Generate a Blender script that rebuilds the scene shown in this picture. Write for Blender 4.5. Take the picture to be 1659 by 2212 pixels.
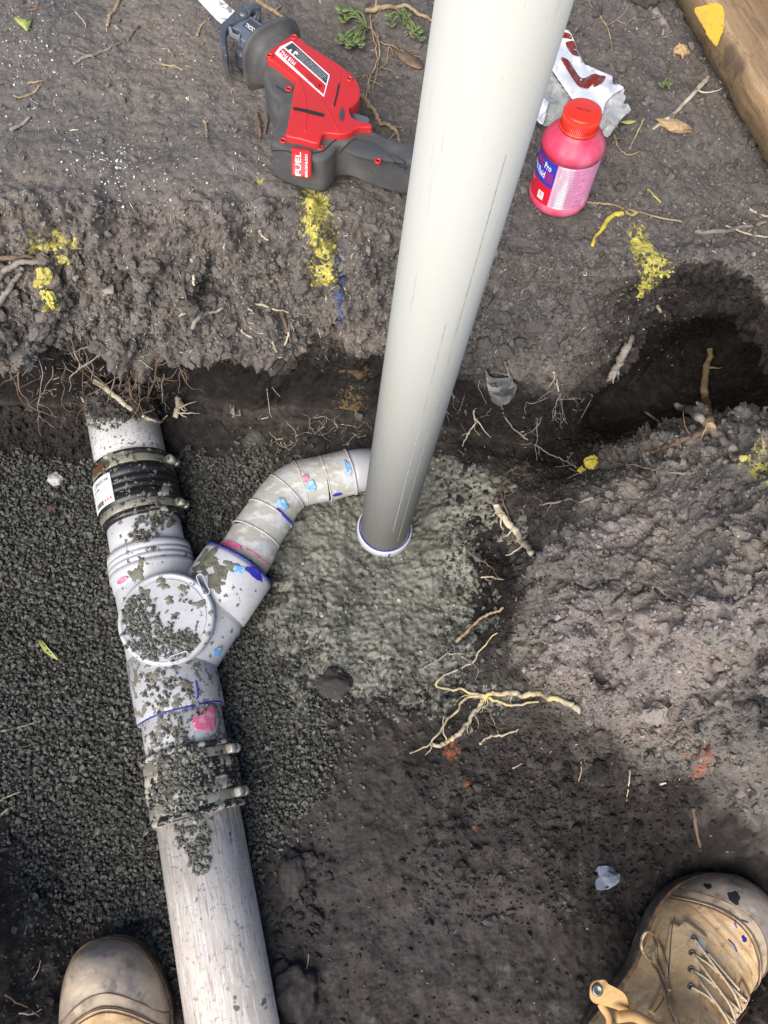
import bpy, bmesh, math, random, numpy as np
from mathutils import Vector, Matrix
random.seed(7); RNG=np.random.default_rng(11)
for o in list(bpy.data.objects): bpy.data.objects.remove(o)
scene=bpy.context.scene; COL=scene.collection
# ---------------------------------------------------------------- camera
F=1661.0; CX,CY=829.5,1106.0; H=1.15          # focal length and centre of the 1659x2212 view; camera height over pit floor
_n=np.array([-140,667,1661.]);_n/=np.linalg.norm(_n)
_y=np.array([0,-1.,0]);_y=_y-_y.dot(_n)*_n;_y/=np.linalg.norm(_y)
R=np.array([np.cross(_y,-_n),_y,-_n])
def ray(px,py):
    d=R@np.array([px-CX,py-CY,F]);return d/np.linalg.norm(d)
def un(px,py,z=0.):
    d=ray(px,py);return d*((z-H)/d[2])+np.array([0,0,H])
cd=bpy.data.cameras.new('camera'); cam=bpy.data.objects.new('camera',cd); COL.objects.link(cam)
cd.sensor_fit='VERTICAL'; cd.sensor_height=24; cd.lens=24*F/2212; cd.clip_start=.02; cd.clip_end=300
cr,cu,cb=R@np.array([1,0,0]),R@np.array([0,-1,0]),R@np.array([0,0,-1])
cam.matrix_world=Matrix([[cr[0],cu[0],cb[0],0],[cr[1],cu[1],cb[1],0],[cr[2],cu[2],cb[2],H],[0,0,0,1]])
scene.camera=cam
# ---------------------------------------------------------------- light
SUN_EL,SUN_AZ=math.radians(43),math.radians(-150)   # azimuth from +Y towards +X
w=bpy.data.worlds.new('World'); scene.world=w; w.use_nodes=True
nt=w.node_tree; bg=nt.nodes['Background']; sk=nt.nodes.new('ShaderNodeTexSky')
sk.sky_type='NISHITA'; sk.sun_disc=False; sk.sun_elevation=SUN_EL; sk.sun_rotation=SUN_AZ; sk.dust_density=1; sk.air_density=1.0; sk.ozone_density=1.0
nt.links.new(sk.outputs[0],bg.inputs[0]); bg.inputs[1].default_value=.085
sl=bpy.data.lights.new('sun','SUN'); sl.energy=3.1; sl.angle=math.radians(60); sl.color=(1,.93,.84)
so=bpy.data.objects.new('sun',sl); COL.objects.link(so)
sd=Vector((math.sin(SUN_AZ)*math.cos(SUN_EL),math.cos(SUN_AZ)*math.cos(SUN_EL),math.sin(SUN_EL)))
so.rotation_euler=sd.to_track_quat('Z','Y').to_euler(); so.location=(0,0,5)
vs=scene.view_settings; vs.view_transform='Standard'; vs.look='None'; vs.gamma=1; vs.exposure=0.98; vs.use_curve_mapping=False
# ---------------------------------------------------------------- materials
def mat(name,color,rough=.6,layers=(),bump=(),spec=.5,metal=0,attr=None,coat=0,trans=0,alpha=1,sss=0,rotz=None):
    """layers: (scale,color,lo,hi[,detail,stretch(x,y,z),strength,rough]) noise masks painted over the base"""
    m=bpy.data.materials.new(name); m.use_nodes=True; t=m.node_tree; N=t.nodes; L=t.links
    b=N['Principled BSDF']; b.inputs['Roughness'].default_value=rough; b.inputs['Metallic'].default_value=metal
    b.inputs['Specular IOR Level'].default_value=spec; b.inputs['Coat Weight'].default_value=coat; b.inputs['Coat Roughness'].default_value=.2
    b.inputs['Transmission Weight'].default_value=trans; b.inputs['Alpha'].default_value=alpha
    if sss: b.inputs['Subsurface Weight'].default_value=sss; b.inputs['Subsurface Scale'].default_value=.004
    tc=N.new('ShaderNodeTexCoord'); oc=tc.outputs['Object']
    if rotz is not None:
        rm=N.new('ShaderNodeMapping'); rm.inputs[2].default_value=(0,0,rotz); L.new(oc,rm.inputs[0]); oc=rm.outputs[0]
    if attr:
        a=N.new('ShaderNodeAttribute'); a.attribute_name='Col'; cur=a.outputs['Color']
        if attr=='mul':
            mx=N.new('ShaderNodeMix'); mx.data_type='RGBA'; mx.blend_type='MULTIPLY'; mx.inputs[0].default_value=1
            L.new(cur,mx.inputs[6]); mx.inputs[7].default_value=(*color,1); cur=mx.outputs[2]
    else:
        c=N.new('ShaderNodeRGB'); c.outputs[0].default_value=(*color,1); cur=c.outputs[0]
    rcur=None
    for i,ly in enumerate(layers):
        sc,colr,lo,hi=ly[:4]; det=ly[4] if len(ly)>4 else 4; st=ly[5] if len(ly)>5 and ly[5] else (1,1,1)
        stg=ly[6] if len(ly)>6 else 1.; rg=ly[7] if len(ly)>7 else None
        mp=N.new('ShaderNodeMapping'); mp.inputs[3].default_value=st; mp.inputs[1].default_value=(i*3.7,i*1.3,i*5.1); L.new(oc,mp.inputs[0])
        nz=N.new('ShaderNodeTexNoise'); nz.inputs['Scale'].default_value=sc; nz.inputs['Detail'].default_value=det; nz.inputs['Roughness'].default_value=.6; L.new(mp.outputs[0],nz.inputs[0])
        mr=N.new('ShaderNodeMapRange'); L.new(nz.outputs[0],mr.inputs[0]); mr.inputs[1].default_value=lo; mr.inputs[2].default_value=hi; mr.inputs[4].default_value=stg
        mx=N.new('ShaderNodeMix'); mx.data_type='RGBA'; L.new(mr.outputs[0],mx.inputs[0]); L.new(cur,mx.inputs[6])
        if colr[0]<0: # multiply factor
            mx.blend_type='MULTIPLY'; mx.inputs[7].default_value=(-colr[0],-colr[1],-colr[2],1)
        else: mx.inputs[7].default_value=(*colr,1)
        cur=mx.outputs[2]
        if rg is not None:
            mf=N.new('ShaderNodeMix'); L.new(mr.outputs[0],mf.inputs[0])
            if rcur is None: mf.inputs[2].default_value=rough
            else: L.new(rcur,mf.inputs[2])
            mf.inputs[3].default_value=rg; rcur=mf.outputs[0]
    L.new(cur,b.inputs['Base Color'])
    if rcur is not None: L.new(rcur,b.inputs['Roughness'])
    nrm=None
    for (sc,stren,dist) in bump:
        nz=N.new('ShaderNodeTexNoise'); nz.inputs['Scale'].default_value=sc; nz.inputs['Detail'].default_value=5; L.new(tc.outputs['Object'],nz.inputs[0])
        bp=N.new('ShaderNodeBump'); bp.inputs['Strength'].default_value=stren; bp.inputs['Distance'].default_value=dist; L.new(nz.outputs[0],bp.inputs['Height'])
        if nrm is not None: L.new(nrm,bp.inputs['Normal'])
        nrm=bp.outputs[0]
    if nrm is not None: L.new(nrm,b.inputs['Normal'])
    return m
# ---------------------------------------------------------------- object helpers
ORG={}
def tag(o,label=None,cat=None,group=None,kind=None):
    if label:o['label']=label
    if cat:o['category']=cat
    if group:o['group']=group
    if kind:o['kind']=kind
    return o
def empty(name,loc,label,cat,group=None):
    o=bpy.data.objects.new(name,None); o.empty_display_size=.02; o.location=tuple(loc); COL.objects.link(o); ORG[o.name]=np.array(loc,float); return tag(o,label,cat,group)
def mesh(name,V,Fc,m,parent=None,smooth=True,base=None,cols=None,quads=False):
    """V world coordinates; Fc list of tuples or an (n,k) array"""
    V=np.asarray(V,dtype=np.float64).reshape(-1,3)
    org=ORG[parent.name] if parent is not None else (np.array(base,float) if base is not None else np.zeros(3))
    me=bpy.data.meshes.new(name)
    if isinstance(Fc,np.ndarray):
        n,k=Fc.shape; me.vertices.add(len(V)); me.vertices.foreach_set('co',(V-org).astype(np.float32).ravel())
        me.loops.add(n*k); me.loops.foreach_set('vertex_index',Fc.astype(np.int32).ravel())
        me.polygons.add(n); me.polygons.foreach_set('loop_start',np.arange(0,n*k,k,dtype=np.int32))
        try: me.polygons.foreach_set('loop_total',np.full(n,k,dtype=np.int32))
        except Exception: pass
        me.update(calc_edges=True); me.validate()
    else: me.from_pydata([tuple(v) for v in V-org],[],[tuple(f) for f in Fc])
    me.polygons.foreach_set('use_smooth',np.full(len(me.polygons),bool(smooth))); 
    if cols is not None:
        ca=me.color_attributes.new('Col','FLOAT_COLOR','POINT'); c=np.ones((len(V),4),np.float32); c[:,:3]=cols; ca.data.foreach_set('color',c.ravel())
    me.materials.append(m); me.update()
    o=bpy.data.objects.new(name,me); COL.objects.link(o); ORG[o.name]=org
    if parent is not None: o.parent=parent
    else: o.location=tuple(org)
    return o
def join(parts):
    V=[];Fc=[];n=0
    for v,f in parts:
        v=np.asarray(v,float).reshape(-1,3);V.append(v);Fc+= [tuple(int(i)+n for i in q) for q in f];n+=len(v)
    return np.concatenate(V),Fc
def frame(d,up=(0,0,1)):
    d=np.array(d,float);d/=np.linalg.norm(d);u=np.array(up,float)
    if abs(d.dot(u))>.97:u=np.array([0,1.,0])
    a=np.cross(u,d);a/=np.linalg.norm(a);return d,a,np.cross(d,a)
def tube(P,r,seg=10,caps=True,rough=0,rs=None,flat=1.):
    P=np.asarray(P,float);n=len(P);r=np.broadcast_to(np.asarray(r,float),(n,)).copy()
    T=np.gradient(P,axis=0);T/=np.linalg.norm(T,axis=1)[:,None]+1e-12
    _,a,b=frame(T[0]);V=[]
    ang=np.linspace(0,2*np.pi,seg,endpoint=False)
    for i in range(n):
        a=a-a.dot(T[i])*T[i];a/=np.linalg.norm(a)+1e-12;b=np.cross(T[i],a)
        rr=r[i]*(1+(rs.uniform(-rough,rough,seg) if rs is not None else 0)) 
        V.append(P[i]+np.outer(np.cos(ang)*rr,a)+np.outer(np.sin(ang)*rr*flat,b))
    V=np.concatenate(V);Fc=[]
    for i in range(n-1):
        for j in range(seg):
            k=(j+1)%seg;Fc.append((i*seg+j,i*seg+k,(i+1)*seg+k,(i+1)*seg+j))
    if caps:Fc.append(tuple(range(seg-1,-1,-1)));Fc.append(tuple((n-1)*seg+j for j in range(seg)))
    return V,Fc
def lathe(p0,p1,prof,seg=64,caps=True,power=2.,up=(0,0,1)):
    """prof: (t metres from p0 towards p1, radius)"""
    p0=np.array(p0,float);d,a,b=frame(np.array(p1,float)-p0,up);ang=np.linspace(0,2*np.pi,seg,endpoint=False)
    c,s=np.cos(ang),np.sin(ang);k=(np.abs(c)**power+np.abs(s)**power)**(-1/power)
    V=np.concatenate([p0+d*t+np.outer(c*k*r,a)+np.outer(s*k*r,b) for t,r in prof]);Fc=[];n=len(prof)
    for i in range(n-1):
        for j in range(seg):
            q=(j+1)%seg;Fc.append((i*seg+j,i*seg+q,(i+1)*seg+q,(i+1)*seg+j))
    if caps:Fc.append(tuple(range(seg-1,-1,-1)));Fc.append(tuple((n-1)*seg+j for j in range(seg)))
    return V,Fc
def crom(P,n=8,closed=False):
    P=np.asarray(P,float);m=len(P);out=[]
    if closed: idx=lambda i:P[i%m]
    else: idx=lambda i:P[min(max(i,0),m-1)]
    for i in range(m if closed else m-1):
        a,b,c,d=idx(i-1),idx(i),idx(i+1),idx(i+2)
        for t in np.linspace(0,1,n,endpoint=False):
            out.append(.5*((2*b)+(-a+c)*t+(2*a-5*b+4*c-d)*t*t+(-a+3*b-3*c+d)*t**3))
    if not closed: out.append(P[-1])
    return np.array(out)
def bevel(o,w,seg=3,ang=35):
    b=o.modifiers.new('bevel','BEVEL');b.width=w;b.segments=seg;b.limit_method='ANGLE';b.angle_limit=math.radians(ang);return o
def prism(poly,dz):
    """polygon (n,3) extruded by vector dz"""
    P=np.asarray(poly,float);n=len(P);V=np.concatenate([P,P+np.asarray(dz,float)])
    Fc=[tuple(range(n)),tuple(range(2*n-1,n-1,-1))]+[(i,n+i,n+(i+1)%n,(i+1)%n) for i in range(n)]
    return V,Fc
# ---------------------------------------------------------------- numpy noise
_g=RNG.normal(size=(4096,3)).astype(np.float32);_g/=np.linalg.norm(_g,axis=1)[:,None]
def _h(ix,iy,iz):
    with np.errstate(over='ignore'):
        h=(ix.astype(np.int64)*73856093)^(iy.astype(np.int64)*19349663)^(iz.astype(np.int64)*83492791)
        h^=h>>13; h=h*1274126177; h^=h>>16
    return (h&4095).astype(np.int32)
def pn(P):
    P=np.asarray(P,np.float32);i=np.floor(P).astype(np.int32);f=P-i;u=f*f*f*(f*(f*6-15)+10);r=[]
    tot=0
    for dx in(0,1):
        wx=u[...,0] if dx else 1-u[...,0]
        for dy in(0,1):
            wy=u[...,1] if dy else 1-u[...,1]
            for dz in(0,1):
                wz=u[...,2] if dz else 1-u[...,2]
                g=_g[_h(i[...,0]+dx,i[...,1]+dy,i[...,2]+dz)]
                tot=tot+wx*wy*wz*(g[...,0]*(f[...,0]-dx)+g[...,1]*(f[...,1]-dy)+g[...,2]*(f[...,2]-dz))
    return tot*1.6
def fbm(P,s,o=4,g=.5):
    t=0;a=1.;k=0
    for i in range(o): t=t+a*pn(P*s+17.3*i);k+=a;a*=g;s=s*2.03
    return t/k*1.35
def sstep(a,b,x):
    t=np.clip((x-a)/(b-a),0,1);return t*t*(3-2*t)
# ---------------------------------------------------------------- terrain
ZT=.42
def tab(lst,z): 
    a=np.array([un(x,y,z)[:2] for x,y in lst]);return a[np.argsort(a[:,0])]
LT=tab([(-150,770),(0,770),(100,752),(200,745),(380,760),(500,745),(620,765),(720,735),(830,730),(950,760),(1050,790),(1150,812),(1250,800),(1330,760),(1400,700),(1440,650),(1490,610),(1560,600),(1640,640),(1700,740),(1900,900)],.27)
TT=tab([(-150,560),(0,560),(200,560),(400,590),(600,570),(800,590),(1000,620),(1150,680),(1250,680),(1350,640),(1400,610),(1480,585),(1560,575),(1640,625),(1700,720),(1900,900)],ZT)
BT=tab([(-150,905),(0,905),(100,895),(190,905),(270,915),(350,908),(440,905),(560,935),(700,950),(850,960),(950,955),(1050,990),(1150,1020),(1250,1000),(1350,880),(1450,790),(1560,760),(1659,790),(1900,850)],0)
CP=[(1290,1015,.10),(1400,1000,.17),(1500,945,.25),(1659,905,.33),(1750,900,.36),(1100,1100,.03),(1150,1000,.02),(1250,960,.01),(1350,930,.0),(1450,890,.0),(1560,850,.0),(1659,830,.03),(1230,1010,.03),(330,845,.03),(262,838,.045),(190,845,.035),(830,1150,-.045),(900,1140,-.03),(780,1160,-.03),(840,1220,-.028),
(1075,1300,.015),(1140,1300,.10),(1120,1200,.03),(1190,1200,.16),(1180,1100,.06),(1300,1100,.18),(1250,1350,.19),(1450,1200,.28),(1659,1100,.38),(1750,1200,.42),(1130,1450,.07),(1300,1500,.14),(1450,1480,.21),(1659,1500,.30),(1750,1500,.36),
(1150,1550,.03),(1250,1580,.07),(1400,1640,.09),(1550,1700,.11),(1659,1740,.14),(1500,1790,.03),(1659,1860,.04),(1350,1720,.03),(1100,1600,.008),(1800,1800,.12),(1800,2200,.10),
(1000,1450,0),(980,1200,0),(1000,1050,.0),(1380,1330,.24),(1330,1430,.155),(1480,1350,.31),(1390,1420,.21),(1560,1300,.36),(1230,1440,.16),(1160,1370,.13),(850,1400,0),(700,1300,.0),(300,1100,0),(100,1100,.0),(0,950,.01),(-100,1200,.01),(0,1500,.01),(150,1700,0),(600,1600,0),(900,1700,.015),(800,1900,.01),(1000,1850,.01),(1150,1900,.012),(1300,2000,.0),
(700,2100,0),(1000,2150,.0),(1300,2212,0),(1600,2100,0),(400,2000,0),(200,2100,0),(120,2000,.0),(40,1950,.035),(40,2150,.05),(-40,2000,.10),(-100,2200,.12),(0,1780,.01),(560,1000,.0),(450,950,0),(700,1000,.0),(850,1000,.0),(200,920,0),(0,2400,.1),(600,2500,0),(1300,2500,0)]
_C=np.array([[*un(a,b,z)[:2],z] for a,b,z in CP]); _e=.03
_A=np.sqrt(((_C[:,None,:2]-_C[None,:,:2])**2).sum(-1)+_e**2); _W=np.linalg.solve(_A+np.eye(len(_C))*1e-6,_C[:,2]-.02)
def floorh(x,y):
    xc=np.clip(x,-.8,.85);yc=np.clip(y,-.45,.95);z=np.full(np.broadcast(x,y).shape,.02)
    for (a,b,_),w_ in zip(_C,_W): z=z+w_*np.sqrt((xc-a)**2+(yc-b)**2+_e**2)
    z=np.clip(z,-.03,ZT)
    s=np.maximum(np.maximum(sstep(.72,.98,x),sstep(-.72,-.95,x)),sstep(-1.7,-2.2,y))
    return z*(1-s)+ZT*s
def grow(a,b,n,p=4): t=np.linspace(0,1,n+1)[1:];return a+(b-a)*t**p
xs=np.concatenate([grow(-.70,-40,24)[::-1],np.arange(-.70,.80,.0017),grow(.80,40,24)])
NR=1180; rows=[]
f_=np.array([0,.10,.22,.42,.58,.70,.84,.94,1.0])
ylo=grow(-.36,-2.4,40,1.5)[::-1]; yoo=grow(-2.4,-40,10,4)[::-1]; yhi=grow(1.16,40,24,4)
GX=np.zeros((len(xs),NR+len(ylo)+len(yoo)+len(yhi)),np.float64);GY=GX.copy();GZ=GX.copy();GS=GX.copy()
for i,x in enumerate(xs):
    L_=np.interp(x,LT[:,0],LT[:,1]);T_=np.interp(x,TT[:,0],TT[:,1])+.012+.065*(1-sstep(.25,.42,x));B_=np.interp(x,BT[:,0],BT[:,1])+.035*sstep(-.34,-.20,x)
    B_=max(B_,L_+.005,T_-.03); T_=max(T_,L_+.03) if x<.35 else T_
    far=sstep(-.72,-.95,x) if x<0 else sstep(.72,.98,x)
    yf=np.arange(-.36,B_-.012,.004);zf=floorh(np.full_like(yf,x),yf);z0=zf[-1]
    yc=np.array([B_,B_+.008,B_+.012,B_*.6+L_*.4,L_,L_+.002,L_*.62+T_*.38,T_*.72+L_*.28,T_])
    zc=z0+f_*(ZT-z0)
    zc=np.maximum.accumulate(zc+np.linspace(0,1e-4,9))
    cw=crom(np.stack([yc,zc],1),10); yt=np.arange(T_+.006,1.16,.006)
    zt=np.full_like(yt,ZT)
    Y=np.concatenate([yf,cw[:,0],yt]);Z=np.concatenate([zf,cw[:,1],zt])
    # rounding of the lip, floor-wall fillet
    for _ in range(5): Y[1:-1]=(Y[:-2]+Y[1:-1]*2+Y[2:])/4;Z[1:-1]=(Z[:-2]+Z[1:-1]*2+Z[2:])/4
    s=np.concatenate([[0],np.cumsum(np.hypot(np.diff(Y),np.diff(Z)))]);sg=np.linspace(0,s[-1],NR)
    Yr,Zr=np.interp(sg,s,Y),np.interp(sg,s,Z)
    # how far up the wall (0 floor, 1 top)
    k=np.concatenate([np.zeros(len(yf)),np.linspace(0,1,len(cw)),np.ones(len(yt))]);kr=np.interp(sg,s,k)
    yy=np.concatenate([yoo,ylo]);zz=floorh(np.full_like(yy,x),yy)
    GX[i]=x;GY[i]=np.concatenate([yy,Yr,yhi]);GZ[i]=np.concatenate([zz,Zr,np.full(len(yhi),ZT)]);GS[i]=np.concatenate([np.zeros(len(yy)),kr,np.ones(len(yhi))])
P=np.stack([GX,GY,GZ],-1)
du=np.gradient(P,axis=0);dv=np.gradient(P,axis=1);Nn=np.cross(du,dv);Nn/=np.linalg.norm(Nn,axis=-1)[...,None]+1e-12
def boxb(A,k):
    for ax in (0,1):
        c=np.cumsum(A,axis=ax);c=np.concatenate([np.zeros_like(np.take(c,[0],ax)),c],ax);n=A.shape[ax];i=np.arange(n);lo=np.clip(i-k,0,n);hi=np.clip(i+k+1,0,n)
        A=(np.take(c,hi,ax)-np.take(c,lo,ax))/((hi-lo).reshape([-1,1,1] if ax==0 else [1,-1,1]))
    return A
Nn=boxb(Nn,7);Nn/=np.linalg.norm(Nn,axis=-1)[...,None]+1e-12
core=(1-sstep(1.2,1.6,np.abs(P[...,0])))*(1-sstep(1.5,2.2,np.abs(P[...,1])))
def blob(P,lst,z):
    m=np.zeros(P.shape[:-1])
    for px,py,rx,ry in lst:
        c=un(px,py,z);k=un(px+rx,py,z);l=un(px,py+ry,z);a=np.hypot(*(k-c)[:2]);b=np.hypot(*(l-c)[:2])
        m=np.maximum(m,1-np.sqrt(((P[...,0]-c[0])/a)**2+((P[...,1]-c[1])/b)**2))
    return m
isfl=(GS<.02); istop=(GS>.985)
zfl=P[...,2]
mound=isfl*sstep(.05,.13,zfl+.06*fbm(P,14,4))*(P[...,0]>.2)*sstep(.02,.05,zfl)
wall=np.clip(1-np.abs(GS-.45)/.5,0,1)
lipd=np.abs(P[...,1]-.04-np.interp(P[...,0],TT[:,0],TT[:,1]))
liptop=np.where(istop,1-sstep(.0,.11,lipd),0)*(1-.65*sstep(-.02,.08,P[...,0]))
lip=sstep(.30,.55,GS)*(GS<.985)*(1-.45*sstep(.0,.12,P[...,0]))+liptop
GRAVP=[(-300,880),(0,905),(180,885),(350,888),(480,905),(560,960),(600,1040),(540,1130),(440,1180),(440,1300),(560,1330),(600,1420),(590,1480),(690,1530),(735,1620),(700,1720),(610,1800),(560,1880),(470,1890),(420,2040),(360,2120),(300,2080),(330,1990),(180,2010),(90,1960),(60,1850),(20,1780),(-300,1760)]
GPW=np.array([un(a,b,0)[:2] for a,b in GRAVP])
def inpoly(x,y,Q):
    c=np.zeros(np.shape(x),bool);j=len(Q)-1
    for i in range(len(Q)):
        xi,yi=Q[i];xj,yj=Q[j];c^=((yi>y)!=(yj>y))&(x<(xj-xi)*(y-yi)/(yj-yi+1e-12)+xi);j=i
    return c
jit=fbm(P*[1,1,0],22,2)*.02
gravm=isfl&inpoly(P[...,0]+jit,P[...,1]+jit[::-1],GPW)
MORT=[(860,1180,200,130),(1000,1040,110,110),(700,1180,120,130),(800,1320,220,150),(640,1350,100,80),(900,1420,110,110),(760,1450,120,70),(1060,960,60,50),(960,1250,90,130),(900,1050,130,110)]
mort=blob(P,MORT,0)+fbm(P*[1,1,0],14,3)*.35
MPATCH=[(480,1010,60,50),(550,960,40,35),(540,1080,45,45),(430,1080,35,30),(700,1560,60,40),(1090,1500,45,30),(1100,1430,50,40)]
mp2=blob(P,MPATCH,0)+fbm(P*[1,1,0],40,3)*.7
amp=.25+1.0*lip+.55*wall*(1-lip*.5)+.75*mound
amp=np.where(gravm,.12,amp)*core
amp=np.where(isfl&(mort>.05),.25,amp)
P3=P*1.0
big=fbm(P3,9,2); mid=fbm(P3,26,3); cl=np.abs(pn(P3*55+3)); cl2=np.abs(pn(P3*130+9)); fine=fbm(P3,230,3,.6)
cl0=np.abs(pn(P3*24+5));D=amp*(.022*big+.015*mid+.011*(cl-.25)+.005*(cl2-.25)+np.clip(lip+mound,0,1)*.024*(cl0-.25)+mound*.006*fbm(P3,70,3))+core*(.0011+.0012*np.clip(amp,0,1))*fine
# cracks on the right mound and a trench along its ridge
ck=np.abs(pn(P3*[9,9,9]+40)+.35*pn(P3*40));D-=mound*.018*(1-sstep(0,.05,ck))
Dn=D-np.where(istop,0,0)
P=P+Nn*Dn[...,None]
P[...,2]+=istop*core*.010*fbm(P3*[1,1,0],6,2)
# foot-trodden floor: dents
P[...,2]+=np.where(isfl,core*.007*fbm(P3*[1,1,0],12,3)*(~gravm),0)
# ---- colour of the ground (albedo)
wet=np.array([.0230,.0195,.0185]);dry=np.array([.172,.154,.140]);pale=np.array([.25,.215,.205])
dn=.5+.5*fbm(P3,7,4); dn2=.5+.5*fbm(P3,60,3)
dr=np.where(istop,.60+.35*dn,0)+np.where(lip*(~istop)>0,sstep(.30,.62,GS)*(.45+.45*dn),0)+mound*(.34+.60*dn)+np.where(isfl,.04+.20*dn,0)+wall*.05
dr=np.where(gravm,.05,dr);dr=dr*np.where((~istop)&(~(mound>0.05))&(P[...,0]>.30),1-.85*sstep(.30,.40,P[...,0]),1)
yw=P[...,1]
dr=dr*np.where(istop&(P[...,0]>-.05),.80,1)
dr+=np.where(istop,-.15*blob(P,[(330,330,160,150),(100,300,140,90)],ZT).clip(0,1),0)
dr=np.clip(dr+.35*(dn2-.5),0,1.15)
C=wet+(dry-wet)*dr[...,None]
pl=np.clip(blob(P,[(1240,1380,110,130),(1300,1150,160,100),(1400,1450,200,160)],.18),0,1)*mound*(.5+.5*dn)
C=C+(pale-C)*np.clip(pl*1.3,0,.55)[...,None]
gl=np.clip(blob(P,[(650,1950,280,300),(950,1950,300,300)],0),0,1)[...,None]*.3;C=C*(1-gl)+np.array([.05,.047,.052])*gl
# random red-blue tint, then lower wall and channel floor multiplied darker
C=C*(1+np.stack([.12*(dn-.5),0*dn,-.12*(dn-.5)],-1))
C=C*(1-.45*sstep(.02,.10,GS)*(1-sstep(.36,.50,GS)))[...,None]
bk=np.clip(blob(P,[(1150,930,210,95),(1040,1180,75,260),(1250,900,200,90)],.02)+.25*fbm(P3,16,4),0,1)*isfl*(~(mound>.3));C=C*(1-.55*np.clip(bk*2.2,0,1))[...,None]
mc=np.array([.15,.155,.122]);k=(isfl*sstep(.25,.8,mp2)*.6)[...,None];C=C*(1-k)+mc*k
BLU=(.03,.07,.24)
def spot(lst,z,col,thr=.35,ns=150,amt=1.,na=.8,mask=None,zr=.07):
    global C
    b_=blob(P3,lst,z);m=b_+fbm(P3,ns,3)*na*.7+fbm(P3,ns*4,3)*na*.9; m=np.where(b_>0,m,-1);k=sstep(thr,thr+.30,m)*amt
    if mask is not None:k=k*mask
    k=k*(np.abs(P3[...,2]-z)<zr)
    k=k[...,None]*(.82 if col!=BLU else .55);C=C*(1-k)+np.array(col)*k
YEL=(.56,.50,.10)
up=~isfl
spot([(682,450,45,75),(700,520,42,60),(675,420,20,45)],ZT,YEL,.30,mask=up)
spot([(75,580,28,35),(70,530,25,35),(115,520,30,28),(152,515,18,14)],ZT-.02,YEL,.32,mask=up)
spot([(1392,530,34,62),(1415,575,44,44)],ZT,YEL,.10,150,.95,.6,mask=up,zr=.045)
spot([(560,392,16,8),(1085,0,1,1)],ZT,YEL,.3,mask=up)
spot([(1645,1000,26,60),(1650,960,22,25),(1655,1060,20,40)],.36,YEL,.45,90,.8)
spot([(736,610,9,50)],ZT-.06,BLU,.15,120,.9,mask=up)
spot([(975,1625,22,36)],0,(.30,.10,.045),.25,90,.9);spot([(1475,1640,30,14),(1490,1665,16,26)],.1,(.30,.09,.05),.25,90,.8)
spot([(1010,1695,12,14),(1040,1120,3,3),(1025,1790,10,8)],0,(.28,.11,.05),.3,90,.8)
spot([(690,860,40,22),(760,840,50,16)],.08,(.17,.12,.055),.35,90,.8)
C=np.clip(C*(1+.25*fbm(P3,320,2)[...,None]*core[...,None]),.006,.9)
nu,nv=P.shape[:2]
idx=np.arange(nu*nv).reshape(nu,nv)
FQ=np.stack([idx[:-1,:-1],idx[1:,:-1],idx[1:,1:],idx[:-1,1:]],-1).reshape(-1,4)
m_soil=mat('soil',(1,1,1),.93,attr='mul',spec=.25,layers=[(420,(-.42,-.40,-.39),.50,.68,3,None,.6),(800,(-1.9,-1.85,-1.8),.56,.70,2,None,.6),(60,(-.75,-.72,-.70),.5,.7,4,None,.5)],bump=[(500,.55,.0016),(1400,.4,.0006)])
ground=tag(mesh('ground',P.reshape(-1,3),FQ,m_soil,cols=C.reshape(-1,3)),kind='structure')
bpy.context.view_layer.update()
CAM=np.array([0,0,H])
def G(px,py,objs=None,default=.0):
    d=ray(px,py);best=None
    for o in (objs or [ground]):
        org=np.array(o.matrix_world.translation)
        ok,loc,nor,_=o.ray_cast(Vector(CAM-org),Vector(d))
        if ok:
            t=(np.array(loc)+org-CAM).dot(d)
            if best is None or t<best[0]:best=(t,np.array(loc)+org,np.array(nor))
    if best is None: return un(px,py,default),np.array([0,0,1.])
    return best[1],best[2]
def gz(x,y,zfrom=.30,objs=None,zdef=0.):
    z=None;nn=np.array([0,0,1.])
    for o in (objs or [ground]):
        org=np.array(o.matrix_world.translation)
        ok,loc,nor,_=o.ray_cast(Vector((x-org[0],y-org[1],zfrom-org[2])),Vector((0,0,-1)))
        if ok and (z is None or loc[2]+org[2]>z): z=loc[2]+org[2];nn=np.array(nor)
    return (zdef if z is None else z),nn
# ---------------------------------------------------------------- stones
def rocklib(n,pts=13,flat=.7,seed=3):
    rs=np.random.default_rng(seed);lib=[]
    for i in range(n):
        p=rs.normal(size=(pts,3));p/=np.linalg.norm(p,axis=1)[:,None];p*=rs.uniform(.8,1.1,(pts,1));p*=np.array([1,rs.uniform(.65,.95),rs.uniform(.45,.85)*flat/.7])
        bm=bmesh.new()
        for q in p:bm.verts.new(q)
        r=bmesh.ops.convex_hull(bm,input=bm.verts);bmesh.ops.delete(bm,geom=[v for v in bm.verts if not v.link_faces],context='VERTS')
        bmesh.ops.triangulate(bm,faces=bm.faces);bm.verts.index_update()
        lib.append((np.array([v.co[:] for v in bm.verts]),np.array([[v.index for v in f.verts] for f in bm.faces])));bm.free()
    return lib
LIB=rocklib(40)
def rotm(rs,n,tilt=1.):
    q=rs.normal(size=(n,4));
    if tilt<1: q[:,1:3]*=tilt
    q/=np.linalg.norm(q,axis=1)[:,None];w_,x,y,z=q.T
    return np.stack([1-2*(y*y+z*z),2*(x*y-z*w_),2*(x*z+y*w_),2*(x*y+z*w_),1-2*(x*x+z*z),2*(y*z-x*w_),2*(x*z-y*w_),2*(y*z+x*w_),1-2*(x*x+y*y)],-1).reshape(n,3,3)
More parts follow.
